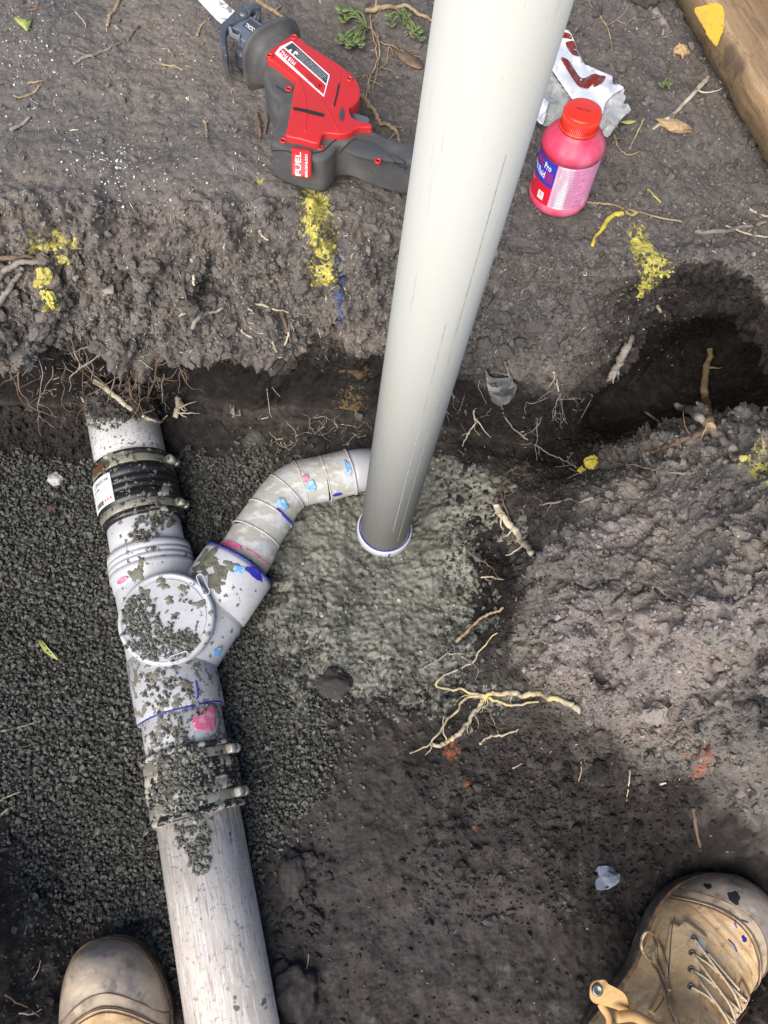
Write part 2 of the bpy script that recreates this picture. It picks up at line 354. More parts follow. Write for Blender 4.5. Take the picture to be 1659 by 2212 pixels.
def scatter(name,pos,size,m,cols,seed=1,tilt=1.,lib=None,**kw):
    lib=lib or LIB;rs=np.random.default_rng(seed);n=len(pos);pos=np.asarray(pos);size=np.broadcast_to(size,(n,));Rm=rotm(rs,n,tilt);which=rs.integers(0,len(lib),n)
    VV=[];FF=[];CC=[];off=0
    for k,(v,f) in enumerate(lib):
        s=np.where(which==k)[0]
        if len(s)==0:continue
        vv=np.einsum('nij,kj->nki',Rm[s],v)*size[s][:,None,None]+pos[s][:,None,:]
        VV.append(vv.reshape(-1,3));FF.append((f[None]+np.arange(len(s))[:,None,None]*len(v)+off).reshape(-1,3));CC.append(np.repeat(cols[s],len(v),0));off+=len(s)*len(v)
    return mesh(name,np.concatenate(VV),np.concatenate(FF),m,smooth=False,cols=np.concatenate(CC),**kw)
# ---------------------------------------------------------------- gravel bed and wet mortar
def attrmat(name,mulc,rough,**kw): return mat(name,mulc,rough,attr='mul',**kw)
m_grav=attrmat('gravel_stone',(1,1,1),.55,spec=.45,layers=[(700,(-.7,-.7,-.7),.45,.7,3)],bump=[(900,.3,.0006)])
def grid_pts(poly,step,seed,dens=1.):
    rs=np.random.default_rng(seed);x0,y0=poly.min(0);x1,y1=poly.max(0)
    gx,gy=np.meshgrid(np.arange(x0,x1,step),np.arange(y0,y1,step));p=np.stack([gx.ravel(),gy.ravel()],1);p+=rs.uniform(-.5,.5,p.shape)*step
    j=fbm(np.stack([p[:,0],p[:,1],0*p[:,0]],1),22,3)*.022
    p=p[inpoly(p[:,0]+j,p[:,1]+j*.7,poly)];return p[rs.random(len(p))<dens]
def gcols(n,seed,base=(.072,.073,.064),v=.22):
    rs=np.random.default_rng(seed);c=np.array(base)*np.exp(rs.normal(0,v,(n,1)))*(1+rs.normal(0,.02,(n,3)));t=rs.random((n,1))
    return c*np.where(t<.03,np.array([[1.25,.95,.85]]),np.where(t>.93,np.array([[1.5,1.5,1.45]]),1.))
GP=[];GS_=[];
for layer,(st,zo,sz) in enumerate([(.0054,.000,.0039),(.0060,.0028,.0037),(.0098,.0048,.0039)]):
    p=grid_pts(GPW,st,20+layer);rs=np.random.default_rng(50+layer)
    for x,y in p:
        if y<-.42: continue
        z,_=gz(x,y)
        if z>.07: continue
        GP.append((x,y,z+zo+rs.uniform(-.001,.001)));GS_.append(sz*min(1.9,math.exp(rs.normal(-.05,.28))))
rs=np.random.default_rng(6)
for _ in range(2600):
    cx_,cy_,sx_,sy_=[(640,1400,60,70),(560,1150,40,90),(760,1500,110,45),(620,1050,70,50),(900,1450,130,60),(700,1250,90,120),(1000,1180,40,140)][rs.integers(7)]
    e=un(rs.normal(cx_,sx_),rs.normal(cy_,sy_),0);z,_=gz(e[0],e[1],.14)
    if z<.03: GP.append((e[0],e[1],z+rs.uniform(.001,.009)));GS_.append(.0034*math.exp(rs.normal(-.1,.4)))
# loose stones spilled past the edge of the bed
rs=np.random.default_rng(5)
for _ in range(1500):
    k=rs.integers(5,len(GPW)-2);t=rs.random();e=GPW[k]*(1-t)+GPW[k+1]*t+rs.normal(0,.018,2)
    z,_=gz(*e)
    if z<.06: GP.append((e[0],e[1],z+.0015));GS_.append(.0036*rs.uniform(.6,1.2))
GP=np.array(GP);tag(scatter('gravel',GP,np.array(GS_),m_grav,gcols(len(GP),4),seed=2),kind='stuff',label='dark grey crushed gravel bedding around the sewer pipes',cat='gravel')
# mortar sheet: its own thick skin over the floor
bx=tab([(520,1000),(1180,1000)],0);st=.0024
mx,my=np.meshgrid(np.arange(un(470,1200)[0],un(1170,1100)[0],st),np.arange(un(800,1620)[1],un(800,880)[1],st),indexing='ij')
tx=np.interp;zs=np.array([gz(x,y,.14)[0] for x,y in zip(mx.ravel()[::1],my.ravel()[::1])]).reshape(mx.shape)
for _ in range(6): zs[1:-1,1:-1]=(zs[1:-1,1:-1]*2+zs[2:,1:-1]+zs[:-2,1:-1]+zs[1:-1,2:]+zs[1:-1,:-2])/6
MP=np.stack([mx,my,np.zeros_like(mx)],-1);edm=np.minimum(np.minimum(sstep(0,.03,mx-mx.min()),sstep(0,.03,mx.max()-mx)),sstep(0,.05,my-my.min()))
bl_=np.interp(mx,BT[:,0],BT[:,1])-my;mm=blob(MP,MORT,0)*1.15-.9*(1-sstep(.0,.05,bl_))+fbm(MP,13,4)*.42+.30*fbm(MP,60,3)-.08-(1-edm)
rb=un(830,1150,-.02)
near=np.exp(-((mx-rb[0])**2+(my-rb[1])**2)/.09**2)
cw_=np.abs(pn(MP*42+3));cw2=np.abs(pn(MP*110+3));zz=zs+.005*(cw_-.25)+.0045*(cw2-.25)+.0035*fbm(MP,140,3)+.018*np.clip(mm,-.35,.32)+.010*np.exp(-((mx-rb[0]+.11)**2+(my-rb[1]-.02)**2)/.07**2)+.005*fbm(MP,24,3)*(1-.3*near)+.0030*(.3-np.abs(pn(MP*75)))*(1-.5*near)+.0013*fbm(MP,230,3)
zz=np.where(zs>.035,zs-.012,zz)
mi=np.arange(mx.size).reshape(mx.shape);mf=np.stack([mi[:-1,:-1],mi[1:,:-1],mi[1:,1:],mi[:-1,1:]],-1).reshape(-1,4)
vis=((zz-zs)>-.004)&(zs<.045);fv=vis.ravel()[mf].all(1);mf=mf[fv];used=np.unique(mf);rem=-np.ones(mx.size,int);rem[used]=np.arange(len(used))
MV=np.stack([mx,my,zz],-1).reshape(-1,3)[used]
dn=fbm(MV,18,4)[:,None];mcol=np.array([.160,.158,.132])*(1+.5*dn);wetk=sstep(.1,.5,fbm(MV,9,3))[:,None];mcol=mcol*(1-.35*wetk)
edge=(1-sstep(.0,.22,mm.ravel()[used]))[:,None];dk=sstep(-.1,.35,fbm(MV,45,3))[:,None];mcol=mcol*(1-edge*dk*.75)+np.array([.04,.036,.033])*edge*dk*.75
m_mort=attrmat('wet_mortar_mix',(1,1,1),.58,spec=.5,layers=[(260,(-.6,-.6,-.58),.52,.66,3,None,1,.6),(600,(-1.5,-1.5,-1.45),.62,.72,2)],bump=[(160,.5,.003),(600,.5,.001)])
mortar=tag(mesh('mortar',MV,rem[mf],m_mort,cols=mcol),kind='stuff',label='grey green wet mortar spread round the foot of the riser pipe',cat='mortar')
bpy.context.view_layer.update()
GM=[ground,mortar]
# small pebbles set in the mortar and crumbs of soil everywhere
def spread(n,polyimg,z,seed,objs=GM):
    rs=np.random.default_rng(seed);Q=np.array([un(a,b,z)[:2] for a,b in polyimg]);lo,hi=Q.min(0),Q.max(0);out=[]
    p=rs.uniform(lo,hi,(int(n*3),2));p=p[inpoly(p[:,0],p[:,1],Q)][:n]
    for x,y in p:
        zz_,nn=gz(x,y,objs=objs);out.append((x,y,zz_,*nn))
    return np.array(out)
pb=spread(900,[(560,1180),(800,1000),(1000,960),(1080,1000),(1000,1300),(900,1550),(640,1560),(600,1320)],0,8)
tag(scatter('mortar_aggregate',pb[:,:3],np.exp(np.random.default_rng(1).normal(-6.05,.42,len(pb))).clip(.001,.0075),m_grav,gcols(len(pb),9,(.15,.148,.122),.45),seed=6),kind='stuff',label='pale small stones bedded in the wet mortar',cat='gravel')
# crumbs thrown from camera-side rays so that steep faces get them too (each lies on the real surface)
MORT_=0
m_crumb=attrmat('soil_crumb',(1,1,1),.95,spec=.2,bump=[(700,.5,.001)])
def raypts(n,box,seed,objs=None,accept=None):
    rs=np.random.default_rng(seed);out=[]
    while len(out)<n:
        px,py=rs.uniform(box[0],box[2]),rs.uniform(box[1],box[3])
        if accept and rs.random()>accept(px,py):continue
        p,nn=G(px,py,objs);out.append((px,py,*p,*nn))
    return np.array(out)
from mathutils.kdtree import KDTree
_s=3;cp=P[::_s,::_s].reshape(-1,3);cc=C[::_s,::_s].reshape(-1,3);sel=(np.abs(cp[:,0])<1)&(cp[:,1]>-.6)&(cp[:,1]<1.4);cp=cp[sel];cc=cc[sel]
kd=KDTree(len(cp))
for i,q in enumerate(cp):kd.insert(q,i)
kd.balance()
def gcol(p): return cc[kd.find(p)[1]]
CR=[]
CR.append(raypts(9000,(-60,440,1700,800),31,accept=lambda x,y:(.9 if x<900 else .55)*(1 if 540<y<760 else .35)))
CR.append(raypts(3500,(900,560,1700,1000),32))
CR.append(raypts(6000,(1040,930,1700,1760),33,accept=lambda x,y:1 if y>2300-1.15*x else .25))
CR.append(raypts(3600,(560,1480,1700,2230),34,GM,accept=lambda x,y:.12+.88*(900<x<1500 and y<2000)))
CR.append(raypts(4500,(-50,-40,1700,520),35,accept=lambda x,y:1. if x>1100 else .35))
CR.append(raypts(1800,(950,880,1300,1500),36,GM))
CR.append(raypts(1500,(-60,880,400,1000),37));CR.append(raypts(900,(-60,1800,420,2250),38))
CR=np.concatenate(CR);rs=np.random.default_rng(12)
sz=np.exp(rs.normal(math.log(.0019),.50,len(CR))).clip(.0008,.0085);top=(CR[:,4]>.40)&(CR[:,2+0]<.05);sz=np.where(top&(CR[:,1]<430),sz*.7,sz)
cc_=np.array([gcol(p) for p in CR[:,2:5]])*np.exp(rs.normal(.0,.22,(len(CR),1)))
yel=(cc_[:,0]>2.2*cc_[:,2])&(rs.random(len(cc_))<.6);cc_[yel]=np.array([.075,.068,.062])
tag(scatter('soil_crumbs',CR[:,2:5]+CR[:,5:8]*sz[:,None]*.35,sz,m_crumb,cc_,seed=9,lib=rocklib(40,16,.85,8)),kind='stuff',label='loose crumbs of dark soil over the dug ground',cat='soil')
# ---------------------------------------------------------------- pipes
AX=[un(a,b,.03) for a,b in [(258,870),(313,1140),(345,1330),(385,1500),(430,1770),(515,2290)]]
PV=(.46,.47,.505)
mud=(.17,.165,.13)
def dirty(name,base,amt=0.,rough=.35,stretch=None,fine=True):
    L=[(26,(.34,.325,.285),.46,.78,6,None,.65,.7),(70,mud,.60-amt,.62-amt,5,stretch,1,.85)]
    if fine:L+=[(420,(.13,.125,.11),.66-amt*.5,.68-amt*.5,2,None,.9,.85),(160,(-.9,-.89,-.86),.45,.7,4,None,.8)]
    return mat(name,base,rough,layers=L,bump=[(200,.06,.001)])
m_pvc=dirty('white_pvc',PV,-.06)
m_pvc2=dirty('white_pvc_muddy',PV,.06)
_od=AXO=un(560,2560,.03)-un(430,1725,.03);m_old=mat('old_scraped_pvc',(.66,.61,.55),.6,layers=[(16,(.42,.36,.32),.42,.66,6,(.6,1,1),.7,.8),(420,(.30,.25,.22),.54,.66,4,(.05,1,1),.75,.8),(260,(.74,.72,.70),.53,.62,4,(.08,1,1),.8),(120,(.62,.60,.58),.56,.64,5,(.5,1,1),.6),(45,(.085,.078,.07),.66,.69,4,None,.9),(300,(.14,.115,.10),.60,.66,4,(.4,1,1),.6),(180,(.25,.19,.16),.62,.66,3,(.9,.25,1),.6)],bump=[(150,.25,.001)],rotz=-math.atan2(_od[1],_od[0]))
m_oldtop=mat('old_pipe_muddy',(.66,.66,.68),.55,layers=[(40,(.50,.46,.43),.45,.65,5,(1,.4,1),.6),(180,(.10,.095,.09),.60,.63,4,None,.9,.9),(500,(.12,.11,.10),.60,.64,3,None,.9),(16,(.07,.065,.062),.60,.66,5,None,.9)],bump=[(150,.2,.001)])
m_rub=mat('black_rubber',(.014,.014,.016),.38,layers=[(38,(.33,.32,.27),.60,.63,6,(1.4,.5,1),.95,.85),(220,(.28,.27,.23),.63,.66,4,None,.9,.85)],bump=[(120,.15,.001)])
m_rub2=mat('black_rubber_muddy',(.014,.014,.016),.38,layers=[(34,(.34,.33,.28),.50,.54,6,(1.4,.6,1),.95,.85),(200,(.30,.29,.25),.57,.60,4,None,.9,.85)],bump=[(120,.2,.0015)])
m_band=mat('clamp_band_steel',(.40,.38,.34),.35,metal=.6,layers=[(50,(.30,.285,.23),.42,.55,5,None,.95,.8),(90,(.04,.04,.038),.54,.60,5,None,.9,.8)],bump=[(200,.2,.001)])
m_zinc=mat('zinc_screw',(.55,.54,.50),.25,metal=.9,layers=[(200,(.30,.29,.24),.5,.6,4,None,.8,.8)])
m_blue=mat('blue_marker',(.018,.020,.28),.5,layers=[(300,(.10,.16,.6),.6,.68,3)]);m_pink=mat('pink_primer',(.68,.13,.26),.35,layers=[(140,(.66,.34,.40),.48,.62,4)])
m_sky=mat('light_blue_smear',(.12,.33,.62),.45,layers=[(120,(.36,.50,.62),.46,.60,4)])
m_cem=mat('cement_smear',(.42,.41,.35),.55,layers=[(60,(.60,.60,.57),.50,.60,5,(1,3,1),.9),(140,(.30,.29,.24),.56,.64,4,None,.7)],bump=[(45,.6,.003),(160,.4,.0015)])
def dirn(a,b): d=np.array(b)-np.array(a);return d/np.linalg.norm(d)
def along(t0,p0,d): return p0+d*t0
PIPES=[]
def T_(px,py,z=.03): return un(px,py,z)
# fraction helper on the main run, in picture rows of its centre line
def AXP(row):
    xs_=[(258,870),(313,1140),(345,1330),(385,1500),(430,1770),(515,2290)]
    ys=[q[1] for q in xs_];x=np.interp(row,ys,[q[0] for q in xs_]);return un(x,row,.03)
def run(r0,r1,rad,ends=None,extra=0):
    a,b=AXP(r0),AXP(r1);return a,b,np.linalg.norm(b-a)
# old pipe (lower)
a,b=AXP(1725),un(560,2560,.03);d=dirn(a,b);L_=np.linalg.norm(b-a)
old=tag(mesh('sewer_pipe',*lathe(a,b,[(0,.052),(0,.055),(L_,.055),(L_,.052)]),m_old,base=a),'scraped weathered old sewer pipe running out below the muddy lower coupling, beside the left boot','pipe');PIPES.append(old)
a,b=AXP(1115),AXP(905)
L_=np.linalg.norm(b-a)+.03
o=tag(mesh('sewer_pipe',*lathe(a,a+dirn(a,b)*L_,[(0,.0545),(L_,.0545)]),m_oldtop,base=a),'speckled grey sewer pipe coming out from under the earth wall','pipe');PIPES.append(o)
# white stubs between coupling and junction
a,b=AXP(1090),AXP(1215);L_=np.linalg.norm(b-a)
o=tag(mesh('pipe_stub',*lathe(a,b,[(0,.0545),(L_,.0545)]),m_pvc,base=a),'short white pvc pipe between the labelled black coupling and the ribbed socket','pipe');PIPES.append(o)
a,b=AXP(1490),AXP(1700);L_=np.linalg.norm(b-a)
st2=tag(mesh('pipe_stub',*lathe(a,b,[(0,.055),(L_,.055)]),m_pvc2,base=a),'short muddy white pvc pipe with pink primer above the lower coupling','pipe');PIPES.append(st2)
def on_cyl(a,d,rad,s,ang,lift=0):
    """point on a cylinder: s metres along the axis from a, ang from straight up, positive to the right"""
    d_,u,v=frame(d);# v ~ up-ish
    sgn=1 if u[0]>0 else -1
    return a+d_*s+(v*math.cos(ang)*(1 if v[2]>0 else -1)+u*sgn*math.sin(ang))*(rad+lift)
def patch_cyl(name,a,d,rad,s0,s1,a0,a1,m,parent,lift=.0006,thick=0,ragged=0,seed=0,nu_=24,nv_=14,label=None):
    rs=np.random.default_rng(seed);V=[];ph=rs.uniform(0,6,8)
    for i in range(nu_+1):
        for j in range(nv_+1):
            u=i/nu_;v=j/nv_;uu=2*u-1;vv=2*v-1
            if ragged:
                q=math.atan2(vv,uu);k=1-ragged*(.55+.6*(math.sin(q+ph[3])*.35+math.sin(2*q+ph[0])*.45+math.sin(3*q+ph[1])*.3+math.sin(7*q+ph[2])*.14+math.sin(11*q+ph[4])*.12))
                # map square to disc
                dd=max(abs(uu),abs(vv));l=math.hypot(uu,vv)+1e-9;uu,vv=uu/l*dd*k,vv/l*dd*k
            p=on_cyl(a,d,rad,(s0+s1)/2+(s1-s0)/2*uu,(a0+a1)/2+(a1-a0)/2*vv,lift);V.append(p)
    Fc=[(i*(nv_+1)+j,(i+1)*(nv_+1)+j,(i+1)*(nv_+1)+j+1,i*(nv_+1)+j+1) for i in range(nu_) for j in range(nv_)]
    o=mesh(name,V,Fc,m,parent=parent)
    so=o.modifiers.new('s','SOLIDIFY');so.thickness=.0004;so.offset=0
    return o
# pink primer and blue line on stub below junction
aj=AXP(1490);dj=dirn(AXP(1490),AXP(1700))
patch_cyl('primer_stain',aj,dj,.055,.036,.078,.28,1.25,m_pink,st2,ragged=.45,seed=4)
def ring(name,a,d,rad,s,m,parent,rt=.0012,a0=0,a1=2*math.pi,n=60,wob=0):
    P_=[on_cyl(a,d,rad,s+wob*math.sin(t*5),t) for t in np.linspace(a0,a1,n)]
    return mesh(name,*tube(P_,rt,6),m,parent=parent)
# junction
jc=AXP(1338);jd=dirn(AXP(1215),AXP(1500))
J=empty('pipe_junction',jc-[0,0,.055],'white pvc y junction with round inspection cap, half covered in gravel','pipe fitting')
ja,jb=AXP(1200),AXP(1545)
jd=dirn(ja,jb);JL=np.linalg.norm(jb-ja)
b0=un(372,1430,.03);b1=un(516,1222,.03);bd=dirn(b0,b1);BL=np.linalg.norm(b1-b0)
def closed(prof): return [(prof[0][0],.001)]+prof+[(prof[-1][0],.001)]
v1=lathe(ja,jb,closed([(.035,.0585),(JL-.085,.0585)]));v2=lathe(b0,b1,closed([(-.02,.050),(0,.0585),(BL*.52,.0565),(BL*.56,.0545),(BL-.03,.0545)]))
cc0=un(362,1338,.085);v3=lathe([cc0[0],cc0[1],.0],[cc0[0],cc0[1],.1],closed([(0,.055),(.078,.060),(.082,.0625),(.094,.0625)]))
body=mesh('body',*join([v1,v2,v3]),m_pvc,parent=J)
r=body.modifiers.new('r','REMESH');r.mode='VOXEL';r.voxel_size=.0018;r.use_smooth_shade=True
s_=body.modifiers.new('sm','SMOOTH');s_.factor=.5;s_.iterations=6
so1=mesh('socket',*lathe(ja,jb,[(-.004,.0545),(-.004,.0605),(.002,.0615),(.006,.0615),(.007,.060),(.009,.060),(.010,.0618),(.014,.0618),(.015,.060),(.017,.060),(.018,.062),(.023,.062),(.024,.0605),(.026,.0605),(.027,.0625),(.034,.0625),(.036,.0605),(.050,.0598),(.052,.057)],96),m_pvc,parent=J)
so2=mesh('socket',*lathe(ja,jb,[(JL-.09,.055),(JL-.088,.0605),(JL-.02,.0605),(JL-.004,.0602),(JL,.0598),(JL,.055)],96),m_pvc2,parent=J)
so3=mesh('socket',*lathe(b0,b1,[(BL-.075,.053),(BL-.072,.0575),(BL-.006,.0575),(BL,.0565),(BL,.036)],96),m_pvc,parent=J)
ring('marker_line',ja,jd,.0600,JL+.0005,m_blue,so2,.0011,-1.2,1.35,wob=.0006)
bk=lambda s,ang,l=0:on_cyl(b0,bd,.0575,s,ang,l)
ring('marker_line',b0,bd,.0565,BL+.0005,m_blue,so3,.0013,-1.2,1.45,wob=.0006)
patch_cyl('marker_smear',b0,bd,.0577,BL-.014,BL+.001,.25,1.15,m_blue,so3,ragged=.5,seed=5)
patch_cyl('marker_smear',b0,bd,.0579,BL-.024,BL-.008,.1,.5,m_sky,so3,ragged=.5,seed=6)
patch_cyl('marker_smear',b0,bd,.059,BL*.20,BL*.30,.95,1.25,m_sky,body,ragged=.35,seed=7,lift=.0012)
patch_cyl('primer_stain',ja,jd,.0608,.040,.050,-.85,-.45,m_pink,so1,ragged=.3,seed=8,lift=.001)
mk=[on_cyl(ja,jd,.0610,JL-t,g) for t,g in [(.006,.50),(.010,.56),(.018,.58),(.028,.585),(.031,.585)]]
mesh('marker_line',*tube(crom(mk,4),[.0012]*17,6),m_blue,parent=so2)
# inspection cap
CT=.0965
capc=np.array([cc0[0],cc0[1],0])
cz=lambda z:np.array([capc[0],capc[1],z])
tilt=np.array([.02,-.05,1.]);tilt/=np.linalg.norm(tilt)
cap=mesh('inspection_cap',*lathe(cz(.078),cz(.078)+tilt*.1,[(0,.060),(0,.0645),(.003,.0655),(.014,.0655),(.0175,.0645),(.0195,.0620),(.0198,.0600),(.0188,.0588),(.0186,.0570),(.0190,.0300),(.0192,.001)],96),m_pvc,parent=J)
def capp(px,py): 
    p=un(px,py,.098);return p
def slot(pa,pb,w):
    c0,c1=capp(*pa),capp(*pb);d=dirn(c0,c1);s=np.array([-d[1],d[0],0]);pts=[]
    for t in np.linspace(-math.pi/2,math.pi/2,8):pts.append(c1+d*math.cos(t)*w+s*math.sin(t)*w)
    for t in np.linspace(math.pi/2,3*math.pi/2,8):pts.append(c0+d*math.cos(t)*w+s*math.sin(t)*w)
    pts=np.array(pts);pts[:,2]=.0984
    mesh('grip_slot',*tube(np.concatenate([pts,pts[:2]]),.0010,6,caps=False),m_pvc,parent=cap)
slot((432,1247),(446,1278),.0045);slot((372,1424),(400,1414),.0045)
mesh('rim_line',*lathe(cz(.078)+tilt*.0190,cz(.078)+tilt*.02,[(0,.0530),(.0006,.0532),(.0006,.0538),(0,.0540)],80,caps=False),m_pvc,parent=cap)
# couplings
def coupling(r0,r1,m,label,sticker=False,rad=.062,screwang=1.25,second=True):
    a,b=AXP(r0),AXP(r1);d=dirn(a,b);L=np.linalg.norm(b-a)
    E=empty('rubber_coupling',a-[0,0,.05],label,'coupling')
    pr=[(0,.055),(0,rad),(.003,rad+.0015),(.006,rad+.001),(.008,rad-.0030),(.024,rad-.0030),(.026,rad+.001),(.030,rad+.001)]
    for k in range(1,4):
        s=.030+(L-.060)*k/4;pr+=[(s-.002,rad+.001),(s,rad-.0012),(s+.002,rad+.001)]
    pr+=[(L-.030,rad+.001),(L-.026,rad+.001),(L-.024,rad-.0025),(L-.008,rad-.0025),(L-.006,rad+.001),(L-.003,rad+.0015),(L,rad),(L,.055)]
    mesh('sleeve',*lathe(a,b,pr,96),m,parent=E)
    for s0 in (.009,L-.023):
        bo=mesh('clamp_band',*lathe(a+d*s0,b+d*s0,[(0,rad-.004),(0,rad-.0012),(.001,rad-.0008),(.0115,rad-.0008),(.0125,rad-.0012),(.0125,rad-.004)],96),m_band,parent=E)
        c=on_cyl(a,d,rad,s0+.0065,screwang,.004);_,u,v=frame(d);
        t=on_cyl(a,d,rad,s0+.0065,screwang+.35,.004);q=dirn(on_cyl(a,d,rad,s0+.0065,screwang-.1,.004),c)
        mesh('screw_housing',*lathe(c-q*.010,c+q*.006,[(0,.003),(0,.0062),(.012,.0062),(.013,.0058),(.013,.002)],20,power=4),m_band,parent=bo)
        mesh('clamp_screw',*lathe(c+q*.003,c+q*.02,[(0,.0025),(.002,.0045),(.003,.0045),(.004,.0048),(.0045,.0068),(.0095,.0068),(.0105,.0060),(.0107,.0035),(.0090,.0032),(.0090,.0005)],18),m_zinc,parent=bo)
    return E,a,d,L
m_lab=mat('sticker_paper',(.72,.72,.73),.5,layers=[(90,(.45,.42,.36),.62,.70,4,None,.6)])
m_ink=mat('dark_print',(.06,.06,.07),.6);m_redink=mat('red_print',(.55,.06,.05),.6)
E1,a1,d1,L1=coupling(1008,1140,m_rub,'clean black rubber coupling with white barcode sticker, upper one near the earth wall','x')
m_copper=mat('band_copper_glint',(.75,.42,.22),.2,metal=.9)
E2,a2,d2,L2=coupling(1620,1765,m_rub2,'black rubber coupling buried under mud and gravel, lower one above the scraped old pipe','x',screwang=1.2)
# sticker
def txt2d(s,size=1.,shear=0,bold=0):
    cu_=bpy.data.curves.new('t','FONT');cu_.body=s;cu_.size=size;cu_.shear=shear;cu_.offset=bold;cu_.resolution_u=2
    o=bpy.data.objects.new('t',cu_);COL.objects.link(o);dg=bpy.context.evaluated_depsgraph_get();me=bpy.data.meshes.new_from_object(o.evaluated_get(dg))
    V=np.array([v.co[:] for v in me.vertices]).reshape(-1,3)[:,:2];Fc=[tuple(p.vertices) for p in me.polygons]
    bpy.data.objects.remove(o);bpy.data.meshes.remove(me);return V,Fc
def rect2d(x0,y0,x1,y1,n=1):
    V=[];Fc=[]
    for i in range(n+1):
        x=x0+(x1-x0)*i/n;V+=[(x,y0),(x,y1)]
    for i in range(n):Fc.append((2*i,2*i+2,2*i+3,2*i+1))
    return np.array(V,float),Fc
def fit(V,x0,y0,x1,y1):
    lo,hi=V.min(0),V.max(0);return (V-lo)/(hi-lo+1e-9)*np.array([x1-x0,y1-y0])+np.array([x0,y0])
def place2d(name,items,fn,m,parent):
    vv=[];ff=[];n=0
    for V,Fc in items:
        vv+= [fn(x,y) for x,y in V];ff+=[tuple(i+n for i in f) for f in Fc];n+=len(V)
    return mesh(name,vv,ff,m,parent=parent,smooth=False)
rd=.0632
lb=patch_cyl('sticker',a1,d1,rd,.030,L1-.028,-1.30,-.42,m_lab,E1,lift=.0006)
def stk(x,y,l=.0013): # x 0..1 left to right round the pipe, y 0..1 bottom to top
    return on_cyl(a1,d1,rd,(L1-.028)+(.030-(L1-.028))*y,-1.30+.88*x,l)
it=[];V,Fc=txt2d('BANDTECHNIC');it.append((fit(V,.42,.76,.95,.88),Fc));V,Fc=txt2d('SC12090');it.append((fit(V,.22,.58,.55,.67),Fc))
for y0,x0,x1 in [(.50,.08,.8),(.43,.08,.5),(.36,.3,.72)]:
    V,Fc=txt2d('Flexible coupling');it.append((fit(V,x0,y0,x1,y0+.035),Fc))
x=.24
rs=np.random.default_rng(3)
while x<.62:
    wd=rs.uniform(.008,.022);it.append(rect2d(x,.06,x+wd,.22));x+=wd+rs.uniform(.006,.018)
place2d('sticker_print',it,stk,m_ink,lb)
place2d('sticker_logo',[(np.array([[.27,.72],[.40,.72],[.42,.84],[.36,.91],[.30,.86]]),[(0,1,2,3,4)])],stk,m_sky,lb)
place2d('sticker_arrows',[(np.array([[.66+k*.1,.10],[.70+k*.1,.24],[.74+k*.1,.10],[.70+k*.1,.14]]),[(0,1,2,3)]) for k in range(3)],stk,m_redink,lb)
patch_cyl('band_glint',a1,d1,.0626,.010,.021,-1.05,-.55,m_copper,E1)
# branch train: picture centres, z, radius
def seg_poly(pts): return np.array([un(x,y,z) for x,y,z in pts])
cpx=lambda x,y:(x/3.024+384,y/3.024+933)
TR=[(417,852,.03,.0375),(470,760,.03,.0375),(510,675,.03,.0355),(605,535,.031,.034),(655,455,.032,.033),(710,390,.033,.0325),(752,358,.034,.032),(803,335,.034,.033),(880,318,.034,.0325),(962,305,.034,.0325),(1045,282,.034,.032),(1125,262,.034,.032),(1190,253,.032,.032)]
TP=np.array([un(*cpx(x,y),z) for x,y,z,_ in TR]);TRr=[q[3]*1.09 for q in TR]
def sub(i0,i1,rr=None,ext=0):
    p=crom(TP[i0:i1+1],8);k=len(p);r_=np.interp(np.linspace(i0,i1,k),range(len(TRr)),TRr);return p,(r_ if rr is None else r_+rr)
m_smear=mat('cement_smeared_pvc',PV,.4,layers=[(28,(.36,.35,.30),.38,.52,6,(1,1.6,1),.9,.7),(60,(.54,.54,.53),.54,.62,5,(1,2,1),.8),(200,(.30,.29,.24),.62,.70,4,None,.7)],bump=[(40,.35,.003),(150,.35,.0015)])
# straight reducer pipe out of the junction
p,r_=sub(0,2);o=tag(mesh('pipe_stub',*tube(p,r_,64),m_smear,base=p[0]),'cement smeared white pipe stub with pink primer leaving the wide branch socket','pipe');stub3=o
p0,p1=TP[0],TP[2];dd=dirn(p0,p1)
patch_cyl('primer_stain',p0,dd,.0412,.002,.016,-1.3,.25,m_pink,o,ragged=.4,seed=11,lift=.0008)
ring('primer_stain',p0,dd,.0412,.010,m_pink,o,.0014,.15,1.5,wob=.001)
# collar coupling
def socket_tube(p,r_,thick=.0032,seg=64):
    rr=np.array(r_)+thick;rr2=rr.copy();V,Fc=tube(p,rr2,seg,caps=False);n=len(p)
    # closed ends with a small lip
    Va,Fa=tube(np.array([p[0]+dirn(p[1],p[0])*1e-5,p[0]]),[r_[0]-.002,rr[0]],seg,caps=False);Vb,Fb=tube(np.array([p[-1],p[-1]+dirn(p[-2],p[-1])*1e-5]),[rr[-1],r_[-1]-.002],seg,caps=False)
    return join([(V,Fc),(Va,Fa),(Vb,Fb)])
p,r_=sub(2,3);o=tag(mesh('pipe_collar',*socket_tube(p,r_,.0008),m_smear,base=p[0]),'grey cement smeared pipe collar just below the first bend','pipe fitting')
ring('marker_line',p[0],dirn(p[0],p[-1]),r_[-1]+.0012,np.linalg.norm(p[-1]-p[0])+.001,m_blue,o,.0022,.35,1.45,wob=.0005)
B1=empty('pipe_bend',TP[5]-[0,0,.035],'cement smeared white bend with light blue smears, first bend after the branch','pipe fitting')
p,r_=sub(3,5);q1=mesh('socket',*socket_tube(p,r_,.0008),m_smear,parent=B1);patch_cyl('marker_smear',p[0],dirn(p[0],p[-1]),.0376,.004,.026,.10,.75,m_sky,q1,ragged=.55,seed=12,lift=.0012)
p,r_=sub(5,7);mesh('elbow',*socket_tube(p,np.array(r_)+.0004,0),m_smear,parent=B1)
